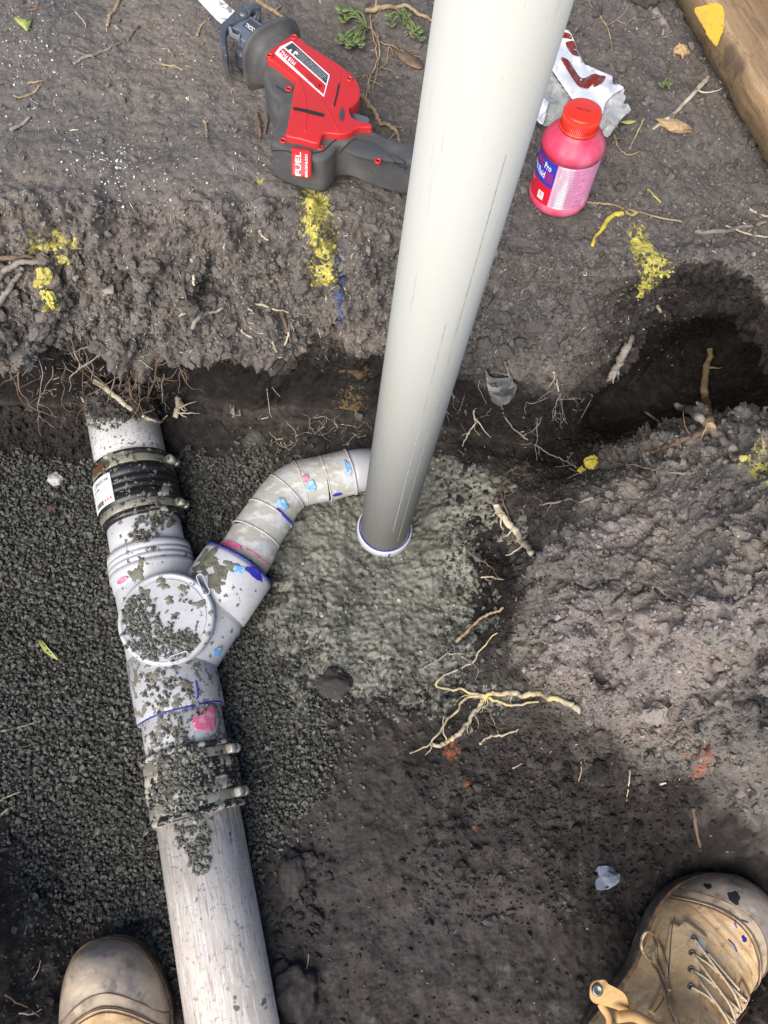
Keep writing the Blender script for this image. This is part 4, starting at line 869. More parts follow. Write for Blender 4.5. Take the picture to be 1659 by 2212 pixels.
for i in range(n+1):
    p=e0+(e1-e0)*i/n+nv*.006*ns_[i]
    V.append(p-[0,0,thk]);V.append(p-[0,0,.004])
    for j in range(m_+1):V.append(p+nv*(.003+W_*j/m_)+np.array([0,0,.0012*math.sin(j*1.7+i*.05)+.0008*ns_[(i+j*7)%n]]))
    V.append(p+nv*W_-[0,0,thk])
k=m_+4;Fc=[(i*k+j,(i+1)*k+j,(i+1)*k+(j+1)%k,i*k+(j+1)%k) for i in range(n) for j in range(k)]+[tuple(range(k))[::-1],tuple(n*k+j for j in range(k))]
BD=empty('timber_board',e0*.5+e1*.5-[0,0,thk],'thick weathered brown timber board with yellow paint patch at the top right','board')
mesh('plank',V,Fc,m_wood,parent=BD)
yp=[(1500,18),(1520,10),(1545,5),(1562,18),(1565,40),(1560,70),(1552,96),(1538,88),(1524,66),(1512,45)]
q_=crom(np.array([un(x,y,tz+.0022) for x,y in yp]),4,True);q_[:,:]+=np.stack([fbm(q_*[1,1,0]+1,60,2)*.003,fbm(q_*[1,1,0]+7,60,2)*.003,0*q_[:,0]],1)
mesh('paint_patch',*prism(q_,(0,0,-.0012)),mat('yellow_paint_on_wood',(.75,.45,.04),.6,layers=[(30,(.55,.32,.08),.5,.65,5,(1,.3,1),.8),(140,(.36,.22,.10),.60,.66,4,None,.8)]),parent=BD,smooth=False)
# ---------------------------------------------------------------- boots
m_lea=mat('tan_nubuck',(.74,.50,.265),.75,layers=[(14,(.44,.28,.15),.46,.64,6,None,.7),(38,(.80,.62,.40),.5,.62,6,None,.7),(70,(.20,.13,.085),.58,.66,5,None,.5),(240,(.12,.08,.06),.66,.72,3,None,.6)],bump=[(32,.35,.006),(90,.3,.003),(300,.25,.0008)],spec=.3)
m_toe=mat('scuffed_toe_rubber',(.27,.23,.205),.42,layers=[(16,(.52,.41,.29),.48,.62,6,None,.8),(50,(.10,.085,.075),.56,.66,4,None,.6),(350,(.6,.58,.55),.69,.73,2,None,.8)],bump=[(120,.15,.001)],spec=.5)
m_band2=mat('dusty_leather_band',(.52,.41,.29),.6,layers=[(30,(.20,.15,.11),.48,.62,5,None,.8),(300,(.55,.52,.48),.68,.73,2,None,.8)],bump=[(90,.2,.0015)])
m_welt=mat('worn_orange_edge',(.24,.135,.065),.75,layers=[(60,(.09,.065,.045),.44,.58,5,None,.95)],bump=[(150,.3,.001)])
m_sole=mat('dirty_sole',(.06,.05,.042),.8,layers=[(40,(.16,.12,.09),.5,.65,4)],bump=[(100,.3,.002)])
m_lace=mat('lace_cord',(.33,.22,.12),.8,layers=[(300,(.62,.5,.34),.5,.6,3)],bump=[(900,.5,.0006)]);m_lace2=mat('lace_stripe',(.66,.55,.38),.8);m_eye=mat('dull_eyelet',(.22,.22,.20),.35,metal=.8)
m_dark=mat('thread_dark',(.13,.08,.05),.8);m_sock=mat('navy_sock',(.015,.018,.03),.95,bump=[(300,.6,.001)]);m_str=mat('tab_leather',(.50,.31,.13),.7,layers=[(40,(.36,.22,.10),.5,.65,4)],bump=[(200,.2,.001)])
def boot(toe,heel,z0,flip,label,detail=True,Ln=.325,wk=1.06,hk_=1.):
    toe=np.array([*toe[:2],z0]);heel=np.array([*heel[:2],z0]);a=dirn(toe,heel);s_=np.array([a[1],-a[0],0])*flip  # s_ points to outer side
    Wt=[(0,.0),(.012,.020),(.04,.036),(.09,.049),(.16,.058),(.25,.063),(.35,.064),(.45,.059),(.6,.048),(.75,.043),(.88,.041),(.96,.030),(.99,.015),(1,.0)]
    Ht=[(0,.0),(.008,.020),(.025,.034),(.05,.043),(.10,.050),(.17,.053),(.25,.057),(.33,.066),(.42,.083),(.50,.102),(.57,.122),(.64,.150),(.70,.165),(.85,.168),(.96,.160),(.99,.10),(1,0.0)]
    cu_=crom(np.array(Wt),6);ch=crom(np.array(Ht),6)
    w=lambda s:max(0,np.interp(s,cu_[:,0],cu_[:,1]))*wk
    h=lambda s:max(0,np.interp(s,ch[:,0],ch[:,1]))*hk_
    lat=lambda s:.010*math.sin(min(1,s/.6)*math.pi)*1.0-.006*(1-min(1,s/.25))
    def S(s,ph,l=0.,zb=.030):
        c,n_=math.cos(ph),math.sin(ph);k=.80 if s<.4 else .70
        up=h(s);wd=w(s)*(1-.0*s);nar=1-.28*sstep(.35,.65,s)*n_  # upper narrows towards the shaft
        side=(abs(c)**k)*(1 if c>0 else -1)*(wd*nar+l);top=(n_**.78)*(up+l)
        return toe+a*(Ln*s - l*max(0,1-s/.1))+s_*(side+lat(s))+np.array([0,0,zb+top])
    E=empty('work_boot',toe+a*.15,label,'boot')
    def surf(name,s0,s1,p0,p1,m,l=0,ns=40,npn=40,sf=None,parent=E,thick=0,smooth=True):
        V=[]
        for i in range(ns+1):
            for j in range(npn+1):
                ph=p0+(p1-p0)*j/npn;a0=s0(ph) if callable(s0) else s0;a1=s1(ph) if callable(s1) else s1
                q_=S(a0+(a1-a0)*i/ns,ph,l)
                V.append(q_)
        V=np.array(V);wr=.0022*fbm(V,22,3)+.0010*fbm(V,70,3)
        if name=='upper':
            ss=np.repeat(s0+(s1-s0)*np.arange(ns+1)/ns,npn+1);wr=wr+.0012*fbm(np.stack([ss*60,V[:,0]*9,V[:,1]*9],1),1.,3)*sstep(.22,.28,ss)*(1-sstep(.36,.42,ss))
        V[:,2]+=wr
        Fc=[(i*(npn+1)+j,(i+1)*(npn+1)+j,(i+1)*(npn+1)+j+1,i*(npn+1)+j+1) for i in range(ns) for j in range(npn)]
        if flip<0:Fc=[f[::-1] for f in Fc]
        o=mesh(name,V,Fc,m,parent=parent)
        if thick:
            so=o.modifiers.new('s','SOLIDIFY');so.thickness=thick;so.offset=1
        return o
    surf('upper',.0005,.9995,0,math.pi,m_lea,0,190,72)
    cb=lambda ph:.150+.11*abs(math.cos(ph))**1.5
    surf('toe_cap',.001,cb,.02,math.pi-.02,m_toe,.0018,40,48,thick=0)
    surf('toe_band',cb,lambda ph:cb(ph)+.042,.05,math.pi-.05,m_band2,.0009,10,48)
    for ds,mm_ in ((.0,m_dark),(.042,m_dark),(.050,m_band2),(.060,m_dark)):
        mesh('seam',*tube([S(cb(ph)+ds,ph,.0016) for ph in np.linspace(.08,math.pi-.08,60)],.0009,5),mm_,parent=E)
    # welt and sole
    def outline(l,z,n=70):
        L1=[toe+a*(Ln*s-l*max(0,1-s/.06)+l*max(0,1-(1-s)/.06))+s_*(w(s)+l+lat(s))+[0,0,z] for s in np.concatenate([np.linspace(0,.1,16)**1,np.linspace(.12,.9,36),np.linspace(.91,1,12)])]
        L2=[toe+a*(Ln*s-l*max(0,1-s/.06)+l*max(0,1-(1-s)/.06))+s_*(-w(s)-l+lat(s))+[0,0,z] for s in np.concatenate([np.linspace(0,.1,16),np.linspace(.12,.9,36),np.linspace(.91,1,12)])]
        return np.array(L1+L2[::-1][1:-1])
    bevel(mesh('sole',*prism(outline(.0045,.027),(0,0,-.027)),m_sole,parent=E),.003,3)
    bevel(mesh('welt',*prism(outline(.0050,.033),(0,0,-.0055)),m_welt,parent=E),.0015,2)
    if not detail:
        # tongue base and lowest lace loop
        surf('tongue',.40,.60,1.2,math.pi-1.2,m_band2,.002,10,12)
        mesh('lace',*tube(crom(np.array([S(.56,1.9,.004),S(.50,1.75,.006),S(.485,1.57,.007),S(.50,1.38,.006),S(.56,1.25,.004)]),6),.0016,8),m_lace,parent=E)
        surf('eyestay',lambda ph:.43+.05*abs(ph-.9),.70,.55,1.25,m_lea,.0022,12,10,thick=.0015);surf('eyestay',lambda ph:.43+.05*abs(ph-2.24),.70,1.9,2.6,m_lea,.0022,12,10,thick=.0015)
        so=mesh('sock',*lathe(S(.82,math.pi/2)-[0,0,.06],S(.82,math.pi/2)+[0,0,.11],[(0,.036),(.06,.037),(.085,.038)],32),m_sock,parent=E)
        return E,S
    surf('tongue',.385,.68,1.05,math.pi-1.05,m_lea,.0015,20,16)
    for sg in (0,1):
        p0,p1=(.45,1.22) if sg==0 else (math.pi-.45,math.pi-1.22)
        e=surf('eyestay',lambda ph:.375+.10*max(0,1-abs(ph-math.pi/2)/1.2)*-.3+(.03 if abs(ph-math.pi/2)>.9 else 0),.72,p0,p1,m_lea,.0026,24,14,thick=.002)
        pe=1.13 if sg==0 else math.pi-1.13
        mesh('seam',*tube([S(.385+.33*t,(.52 if sg==0 else math.pi-.52)+(.05 if sg==0 else -.05)*math.sin(t*3),.0052) for t in np.linspace(0,1,30)],.0007,5),m_dark,parent=e)
    EY=[];rowz=[.405,.455,.505,.555]
    for s in rowz:
        for sg,pe in ((0,1.05),(1,math.pi-1.05)):
            c=S(s,pe,.0048);nn=S(s,pe,.012)-c;nn/=np.linalg.norm(nn);mesh('eyelet',*lathe(c-nn*.001,c+nn,[(0,.0022),(.0016,.0024),(.002,.0036),(.0012,.0046),(0,.0048)],18,caps=False),m_eye,parent=E);EY.append(c+nn*.001)
            mesh('eyelet_hole',*lathe(c-nn*.0005,c+nn,[(0,.0024),(.0009,.0023),(.0009,.0001)],14,caps=False),m_blk,parent=E)
    def lace(pts,r=.0021):
        c=crom(np.array(pts),8);o=mesh('lace',*tube(c,r,8),m_lace,parent=E);mesh('lace_stripe',*tube(c+np.array([0,0,r*.62]),r*.55,6),m_lace2,parent=o)
    md=lambda s,off=0,l=.007:S(s,math.pi/2+off,l)
    lace([EY[0],md(.405,.25),md(.41,-.25),EY[1]])
    for i in range(3):
        lace([EY[2*i],md((rowz[i]+rowz[i+1])/2-.006,-.15,.008),md((rowz[i]+rowz[i+1])/2+.006,.15,.008),EY[2*i+3]]);lace([EY[2*i+1],md((rowz[i]+rowz[i+1])/2-.006,.15,.006),md((rowz[i]+rowz[i+1])/2+.006,-.15,.006),EY[2*i+2]])
    return E,S,EY,lace,md
rt=un(1642,1930,.03);rhl=un(1325,2290,.03)
BRt=boot(rt,rt+dirn(rt,rhl)*.325,-.002,1,'tan leather work boot with striped laces and a pull tab, at the bottom right')
E,S,EY,lace,md=BRt
pf=lambda x,y,z:un(x*.2725+1207+8,y*.2725+1865+8,z)
# long loose loop and tails, draped over the front
bo_=[o for o in E.children if o.name.split('.')[0] in('upper','toe_cap','toe_band','tongue','eyestay')]
bpy.context.view_layer.update()
def onboot(x,y,l=.004):
    px,py=x*.2725+1207,y*.2725+1865;p,_=G(px,py,bo_,.10);return p-ray(px,py)*l
lace([onboot(880,1010,.006),onboot(840,920,.005),onboot(780,770),onboot(768,650),onboot(745,560),onboot(700,540),onboot(660,600),onboot(660,680),onboot(720,770),onboot(790,870),onboot(830,990,.006),onboot(870,1130,.008),onboot(920,1290,.01)],.0019)
lace([onboot(790,620,.003),onboot(830,700),onboot(850,800),onboot(858,920),onboot(872,1060,.007),onboot(895,1160,.009),onboot(960,1290,.01)],.0019)
# glue and paint spots on the leather
m_glue=mat('dried_glue',(.55,.57,.52),.5)
def dab(name,px,py,r,m,objs,par,seed):
    FLx=[];flake(px,py,r,objs,seed,FLx,.0006,.35);mesh(name,*join(FLx),m,parent=par)
bpy.context.view_layer.update()
dab('glue_spot',1207+.2725*1140,1865+.2725*655,16,m_glue,bo_,E,1);dab('paint_spot',1207+.2725*1470,1865+.2725*600,5.5,m_blue,bo_,E,2);dab('glue_spot',1207+.2725*1140,1865+.2725*900,7,m_glue,bo_,E,3)
dab('scuff',1207+.2725*1390,1865+.2725*270,12,m_blk,bo_,E,4);dab('scuff',1207+.2725*1180,1865+.2725*180,8,m_blk,bo_,E,5)
for k,(pts) in enumerate([[(1400,445),(1460,455),(1500,470)],[(1400,445),(1395,480),(1410,510)],[(1345,605),(1390,650),(1410,700)]]):
    mesh('ink_line',*tube([G(1207+.2725*x,1865+.2725*y,bo_)[0]+[0,0,.0006] for x,y in pts],.0009,5),m_blue,parent=E)
# pull tab with rivet and a sock in the opening
tb=[pf(250,905,.185),pf(340,895,.188),pf(365,925,.190),pf(430,960,.186),pf(500,1010,.176),pf(530,1100,.165),pf(548,1190,.155),pf(480,1160,.150),pf(400,1110,.150),pf(330,1085,.160),pf(265,1085,.178),pf(225,1040,.184),pf(222,960,.184)]
pt=bevel(mesh('pull_tab',*prism(crom(np.array(tb),3,True),(0,0,-.004)),m_str,parent=E),.001,2)
rv=pf(277,975,.187);mesh('rivet',*lathe(rv-[0,0,.002],rv+[0,0,.01],[(0,.0062),(.003,.0062),(.0042,.0050),(.0035,.0035),(.003,.0001)],24,caps=False),m_eye,parent=pt)
mesh('lace_tab',*tube(crom(np.array([pf(300,1080,.16),pf(320,1120,.158),pf(350,1160,.155),pf(370,1210,.15),pf(360,1290,.15)]),5),.004,8,flat=.4),m_str,parent=E)
mesh('sock',*lathe(S(.84,math.pi/2)-[0,0,.09],S(.84,math.pi/2)+[0,0,.11],[(0,.025),(.07,.034),(.10,.036),(.115,.037)],32),m_sock,parent=E)
col=[pf(430,1190,.172),pf(560,1180,.170),pf(660,1230,.168),pf(760,1290,.165),pf(800,1400,.16)]
mesh('collar',*tube(crom(np.array(col),6),.006,10),m_str,parent=E)
lt=un(236,2032,.03);lh=un(229,2420,.03)
boot(lt,lt+dirn(lt,lh)*.325,-.002,-1,'tan leather work boot with scuffed grey toe, at the bottom left beside the old pipe',detail=False,wk=.98)
# ---------------------------------------------------------------- roots, twigs and litter
def rootmat(n,c,d): return mat(n,c,.85,layers=[(40,d,.48,.62,5,None,.85),(260,tuple(x*.55 for x in c),.56,.66,4,None,.7)],bump=[(150,.5,.0015),(600,.4,.0006)],spec=.3)
m_rpale=rootmat('pale_root',(.52,.47,.36),(.28,.24,.17));m_rgrey=rootmat('grey_root',(.26,.23,.20),(.13,.11,.095));m_rbrn=rootmat('brown_root',(.17,.115,.08),(.09,.06,.045));m_rtan=rootmat('tan_stick',(.36,.27,.16),(.20,.14,.09))
m_ryel=mat('yellow_tinged_root',(.42,.36,.26),.85,layers=[(18,(.52,.42,.16),.50,.60,4,None,.85),(110,(.24,.20,.15),.52,.62,4,None,.8)],bump=[(150,.5,.0015)])
m_ryp=mat('yellow_painted_twig',(.55,.44,.06),.85,layers=[(40,(.24,.19,.13),.50,.58,4,None,.9)],bump=[(200,.5,.001)])
m_rorg=rootmat('orange_broken_root',(.42,.22,.10),(.25,.14,.08))
SOLIDS=[ground,mortar]+allp
def at(px,py,l,objs): p,_=G(px,py,objs);return p-ray(px,py)*l
def twig(name,pts,r,m,label,cat,group=None,l=.003,taper=.6,wob=.0015,side=0,seed=0,objs=None,flat=1.,arch=0.,seg=8,parts=()):
    """pts in picture rows/columns, laid on whatever is under them; l lifts off the surface"""
    rs=np.random.default_rng(seed+len(pts)*7+int(pts[0][0]));objs=objs or [ground,mortar];n=len(pts)
    P_=[at(x,y,(l if not isinstance(l,(list,tuple)) else l[i])+arch*math.sin(math.pi*i/max(1,n-1)),objs) for i,(x,y) in enumerate(pts)]
    Q=crom(np.array(P_),7);ln=np.linalg.norm(Q[-1]-Q[0]);Q=Q+rs.normal(0,1,Q.shape)*wob*.35+np.stack([fbm(Q+seed+k*3,45,2) for k in range(3)],-1)*wob*2
    # never sink below the soil on long spans: lift low points
    rr=np.interp(np.linspace(0,1,len(Q)),[0,1],[r,r*taper])*rs.uniform(.85,1.15,len(Q))
    th=[tube(Q,rr,seg,rough=.12,rs=rs,flat=flat)]
    for k in range(side):
        i=rs.integers(2,len(Q)-2);d=dirn(Q[i-1],Q[i+1]);sd=np.cross(d,[0,0,1])*rs.choice([-1,1])+d*rs.uniform(-.2,.9);sd/=np.linalg.norm(sd)+1e-9;L_=rs.uniform(.012,.045)
        pp=[Q[i]];
        for t in range(6): sd=sd+rs.normal(0,.28,3);sd/=np.linalg.norm(sd);pp.append(pp[-1]+sd*L_/6)
        th.append(tube(crom(np.array(pp),3),np.linspace(max(.0005,rr[i]*.45),.0003,19),5,rough=.1,rs=rs))
    for pt,r2 in parts:
        P2=crom(np.array([at(x,y,(l if not isinstance(l,(list,tuple)) else l[0])+.001,objs) for x,y in pt]),7);P2=P2+np.stack([fbm(P2+seed+k*5,45,2) for k in range(3)],-1)*wob*2
        th.append(tube(P2,np.linspace(r2,r2*.45,len(P2)),6,rough=.12,rs=rs))
    o=mesh(name,*join(th),m,base=P_[0]);return tag(o,label,cat,group)
c8=lambda L_:[(x*.2645+877.7,y*.2645+1316.6) for x,y in L_]
twig('root',c8([(1410,830),(1360,780),(1210,720),(1060,700),(920,688),(800,680),(650,700),(600,790),(520,900),(430,1000),(360,1070),(280,1115),(212,1078)]),.0041,m_ryel,'thick yellow tinged root bent like an elbow, lying below the grey earth mound','root',l=.006,taper=.75,side=9,seed=1,wob=.002,
 parts=[(c8([(640,700),(520,680),(400,655),(300,640),(255,620),(265,575),(350,520),(480,470),(560,430),(590,340),(660,270),(750,180)]),.0022),(c8([(620,705),(520,710),(450,760),(390,850),(300,960),(230,1040),(212,1078),(170,1120),(90,1150),(30,1168)]),.0022),(c8([(660,720),(760,745),(870,790),(1000,765),(1090,735)]),.0026),(c8([(640,715),(500,700),(370,770)]),.0012),(c8([(212,1078),(190,1150),(150,1190)]),.0014),(c8([(640,720),(650,780),(590,840)]),.0010)])
twig('root',c8([(110,490),(200,440),(300,390),(360,365),(470,362),(560,345)]),.0016,m_rgrey,'thin forked grey root on the mortar edge right of the dirt clod','root',side=8,seed=2,parts=[(c8([(450,378),(520,430),(590,480),(560,570)]),.0011),(c8([(345,355),(320,300),(250,290)]),.0008),(c8([(240,400),(190,385)]),.0009)])
twig('twig',c8([(588,1090),(700,1045),(820,1010),(915,988)]),.0021,m_ryel,'short straight yellowish stick just below the bent root','twig',seed=3,side=1)
twig('root',c8([(410,270),(480,200),(560,120),(650,55),(740,15),(800,-10)]),.0028,m_rtan,'curved smooth brown root reaching from the mound towards the mortar','root',seed=4,wob=.001,l=.006)
twig('twig',c8([(480,145),(520,115)]),.0010,m_rpale,'tiny pale splinter beside the curved brown root','twig',seed=5)
twig('root',c8([(650,900),(700,945),(780,970),(860,985)]),.0009,m_rbrn,'hair thin brown rootlet above the short yellowish stick','root',side=3,seed=6)
twig('stick',[(1071,1092),(1088,1116),(1108,1140),(1128,1166),(1149,1196)],.0056,m_rpale,'stubby pale splintered stick standing out of the dark pit edge','stick',l=.008,taper=.9,side=5,seed=7,flat=.7,parts=[([(1140,1172),(1118,1188),(1092,1199)],.0022)])
twig('root',[(1284,1077),(1255,1082),(1225,1078),(1195,1086),(1165,1091)],.0026,m_rgrey,'grey frayed root pointing left out of the mound edge','root',l=.008,side=4,seed=8,taper=.5)
twig('root',[(1088,780),(1100,812),(1096,850),(1085,880),(1105,920),(1130,945),(1155,960),(1190,982),(1215,995),(1246,1010)],.0016,m_rgrey,'long thin grey root trailing down across the dark hollow','root',l=.006,side=10,seed=9,taper=.6)
twig('root',[(1022,885),(1026,912),(1010,940),(996,965)],.0014,m_rpale,'pale thin root right of the riser pipe, left fork','root',side=5,seed=10,l=.012,parts=[([(1024,905),(1045,925),(1064,946)],.0012)])
twig('root',[(1110,1165),(1100,1120),(1085,1080),(1082,1050),(1095,1025),(1118,1005)],.0014,m_rbrn,'wavy brown rootlet climbing beside the splintered stick','root',side=8,seed=11,l=.006)
twig('root',[(1225,985),(1240,1005),(1262,1020),(1270,1040)],.0014,m_rgrey,'short grey rootlet under the yellow painted clod','root',side=3,seed=12,l=.005)
twig('root',[(1008,1182),(1030,1205),(1058,1222),(1080,1252)],.0013,m_rbrn,'thin brown rootlet beside the mortar, below the splintered stick','root',side=6,seed=13,l=.006)
twig('root',[(1040,1248),(1066,1246),(1088,1250)],.0012,m_rpale,'short pale horizontal rootlet at the dark edge of the mortar','root',side=2,seed=14,l=.006)
# right hand hollow
twig('root',[(1360,728),(1350,755),(1342,778),(1330,800),(1318,822)],.0060,m_rgrey,'thick frayed grey root hanging from the ledge into the hollow','root',l=.02,taper=.7,side=0,seed=15,parts=[([(1334,796),(1322,815),(1312,822)],.0022),([(1334,796),(1328,818),(1326,828)],.0020),([(1336,796),(1336,815),(1330,824)],.0018)])
twig('branch',[(1535,752),(1530,780),(1524,810),(1522,840),(1526,870),(1530,905),(1532,925)],.0058,m_rtan,'upright brown broken branch standing in the right hollow','branch',l=.02,taper=1.1,seed=16,side=2)
twig('branch',[(1459,877),(1482,882),(1505,897),(1530,918),(1560,948),(1585,975)],.0062,m_rgrey,'flat grey branch lying across the rim of the hollow','branch',l=[.05,.045,.035,.02,.008,.008],taper=.85,seed=17)
twig('branch',[(1535,925),(1505,940),(1475,950),(1445,965),(1420,975),(1398,980)],.0050,m_rbrn,'knobbly brown branch running left below the crossed branches','branch',l=.010,taper=.5,side=6,seed=18)
twig('twig',[(1393,890),(1420,908),(1448,930),(1462,942)],.0022,m_rgrey,'thin straight grey twig leaning on the knobbly branch','twig',l=.02,seed=19,wob=.0005)
twig('root',[(1352,1010),(1380,1006),(1410,1012),(1450,1020),(1500,1022)],.0022,m_rgrey,'grey root skimming the top edge of the mound','root',l=.004,side=4,seed=20)
twig('root',[(1240,860),(1246,872),(1243,890)],.0018,m_rbrn,'small brown forked twig deep in the hollow','root',l=.006,seed=21,parts=[([(1238,885),(1262,888)],.0014)])
twig('root',[(1195,805),(1200,822),(1208,845)],.0015,m_rpale,'short pale rootlet under the ledge right of the riser pipe','root',l=.01,side=4,seed=22)
twig('twig',[(1575,1490),(1545,1480),(1510,1492)],.0012,m_rbrn,'small brown twig on the mound','twig',seed=23)
for i,(pts,mm_,lb_,r) in enumerate([([(1255,1645),(1256,1668),(1250,1690)],m_rtan,'short tan twig upright on the dark floor, left one',.0012),([(1362,1662),(1358,1695),(1354,1730)],m_rpale,'thin pale straw standing on the dark floor, right one',.0011),([(1497,1745),(1503,1785),(1512,1830)],m_rbrn,'dark reddish root above the right boot toe',.0034),
 ([(1428,1694),(1441,1690)],m_rpale,'tiny white chip on the dark floor below the mound',.0018),([(935,1360),(935,1360.1)],m_rpale,'',0),([(858,1572),(905,1578)],m_rpale,'',0),([(1107,1660),(1128,1648)],m_rpale,'short pale sliver left of the tan twig',.0010),([(1375,1495),(1420,1500)],m_rgrey,'',0)]):
    if r: twig('twig',pts,r,mm_,lb_,'twig',seed=30+i,wob=.0006)
# left wall: the big pale root over the pipe, stub, tangle
twig('root',[(205,822),(235,842),(262,868),(290,888),(318,903),(338,910),(352,907),(362,897)],.0052,m_rpale,'long pale peeled root lying across the upper sewer pipe','root',l=[.012,.012,.010,.006,.004,.004,.008,.012],taper=.22,seed=40,objs=SOLIDS,wob=.0015)
twig('root',[(384,858),(383,880),(378,902)],.0052,m_rpale,'stubby frayed pale root end on the wall right of the upper pipe','root',l=.012,taper=.9,seed=41,side=6,flat=.8)
rs=np.random.default_rng(8)
def hang(x,y,L_,r,m,label,group,seed,out=.02,drift=0.):
    rs=np.random.default_rng(seed);p,_=G(x,y);p=p+np.array([0,.004,0]);d=np.array([drift+rs.uniform(-.3,.3),-.5,-.8]);pts=[p];n=9
    for i in range(n):
        d=d+rs.normal(0,.30,3)+np.array([0,.10,-.12]);d/=np.linalg.norm(d);q=pts[-1]+d*L_/n;z,_=gz(q[0],q[1],.12)
        if q[2]<z+.001 and z<.1:q[2]=z+.001
        pts.append(q)
    Q=crom(np.array(pts),3);th=[tube(Q,np.linspace(r,r*.35,len(Q)),6,rough=.15,rs=rs)]
    for k in range(rs.integers(1,5)):
        i=rs.integers(3,len(Q)-2);e=d*0+rs.normal(0,1,3);e[2]-=.5;e/=np.linalg.norm(e);pp=[Q[i]]
        for t in range(5): e=e+rs.normal(0,.35,3);e/=np.linalg.norm(e);pp.append(pp[-1]+e*rs.uniform(.004,.009))
        th.append(tube(np.array(pp),np.linspace(r*.5,.0003,6),4))
    return tag(mesh('root',*join(th),m,base=p),label,'root',group)
for i in range(46):
    if i<30: x,y=rs.normal(262,50),rs.uniform(735,850)
    else: x,y=rs.uniform(-10,200),rs.uniform(690,800)
    if i%9==0: m_=m_rpale
    elif i%3==0:m_=m_rgrey
    else:m_=m_rbrn
    lab={0:'thin pale root hanging in the tangle on the left earth wall',1:'thin grey root hanging in the tangle on the left earth wall',2:'thin brown root hanging in the tangle on the left earth wall'}[0 if i%9==0 else (1 if i%3==0 else 2)]
    hang(x,y,rs.uniform(.05,.15),rs.uniform(.0007,.0017),m_,lab,['pale hanging roots','grey hanging roots','brown hanging roots'][0 if i%9==0 else (1 if i%3==0 else 2)],500+i)
for i in range(40):
    x,y=[(rs.uniform(560,800),rs.uniform(905,965)),(rs.uniform(950,1250),rs.uniform(790,940))][i%2]
    hang(x,y,rs.uniform(.03,.09),rs.uniform(.0005,.0010),m_rgrey if i%4 else m_rpale,'fine rootlet hanging at the foot of the wall near the riser pipe','fine rootlets by the riser',700+i)
twig('root',[(0,560),(40,556),(85,560)],.0035,m_rbrn,'thick brown root at the left frame edge, under the yellow paint','root',l=.005,seed=42)
twig('root',[(-8,605),(15,580),(50,566),(92,566)],.0045,m_rgrey,'curved greyish root arching beside the left yellow paint','root',l=.008,seed=43)
twig('root',[(-5,660),(15,625),(35,600),(48,580)],.0040,m_rgrey,'dusty root sloping down at the left edge of the bank','root',l=.006,seed=44)
twig('root',[(415,710),(428,690),(452,675),(480,668)],.0030,m_rgrey,'pale grey root end curling out of the bank face','root',l=.010,seed=45)
for i,(pts,r,mm_,lb_) in enumerate([
 ([(552,655),(590,668),(622,672)],.0020,m_rpale,'pale straw lying level across the hole in the bank'),([(604,672),(618,700),(628,735)],.0034,m_rbrn,'brown root dropping from the hole in the bank'),([(612,690),(620,715),(614,745)],.0020,m_rpale,'pale split root beside the brown dropping root'),
 ([(590,740),(596,762)],.0020,m_rpale,'short pale fibre tuft under the bank'),([(536,668),(548,680)],.0016,m_rpale,'small pale splinter left of the hole in the bank'),([(415,555),(420,595),(418,612)],.0022,m_rpale,'upright pale splinter in the clods of the bank'),
 ([(523,712),(532,722),(545,730)],.0016,m_rpale,'pale chip on the lower bank'),([(394,600),(400,640),(408,665)],.0014,m_rbrn,'thin dark twig down the clods'),([(560,495),(568,510),(580,520)],.0018,m_rpale,'pale straw left of the long yellow paint mark'),([(730,468),(738,480)],.0012,m_rpale,'tiny straw right of the long yellow paint mark')]):
    twig('twig',pts,r,mm_,lb_,'twig',l=.004,seed=60+i,flat=.7)
# surface twigs, top left
for i,(pts,r,mm_,lb_,sd_) in enumerate([
 ([(258,-5),(250,15),(238,35),(232,56)],.0030,m_rtan,'brown twig at the top edge, left of the saw blade',1),([(60,22),(80,18),(108,12)],.0022,m_rbrn,'short dark twig in the top left corner',1),
 ([(160,138),(178,125),(205,118),(240,102),(262,92)],.0024,m_rgrey,'long bent grey twig in the middle of the top left soil',1),([(160,108),(180,118),(205,126)],.0013,m_rgrey,'thin twig joining the long bent grey twig',0),
 ([(30,205),(45,212),(70,200),(88,185)],.0016,m_rtan,'curved tan twig near the left edge',1),([(60,178),(80,176),(98,172)],.0018,m_rtan,'short flat tan chip above the curved twig',0),([(25,282),(45,268),(68,252)],.0028,m_rgrey,'grey stick with pale end at the left edge',0),
 ([(116,218),(120,228),(134,242)],.0009,m_rpale,'thin pale curl of fibre',1),([(320,120),(355,140),(395,152)],.0014,m_rgrey,'fine straight grey twig left of the saw body',0),([(350,142),(372,144),(396,150)],.0016,m_rtan,'split tan straw left of the saw body',0),
 ([(445,262),(448,278),(447,295)],.0022,m_rtan,'upright orange brown chip left of the saw body',0),([(556,245),(560,275),(562,305)],.0030,m_rbrn,'dark bark sliver pointing down beside the saw body',0),([(575,240),(577,262),(570,285)],.0022,m_rbrn,'small dark bark sliver beside the saw body',0),
 ([(162,28),(178,42),(186,60)],.0009,m_rpale,'thin pale curved rootlet near the top edge',0),([(300,55),(285,75),(270,95)],.0018,m_rbrn,'faint dark twig near the top edge',0),([(425,78),(432,60),(446,42)],.0018,m_rtan,'small tan twig under the saw blade',0),([(556,0),(585,18),(615,42)],.0040,m_rtan,'frayed brown stick above the saw guard',2)]):
    twig('twig',pts,r,mm_,lb_,'twig',l=.002,seed=90+i,side=sd_,flat=.7,wob=.0008)
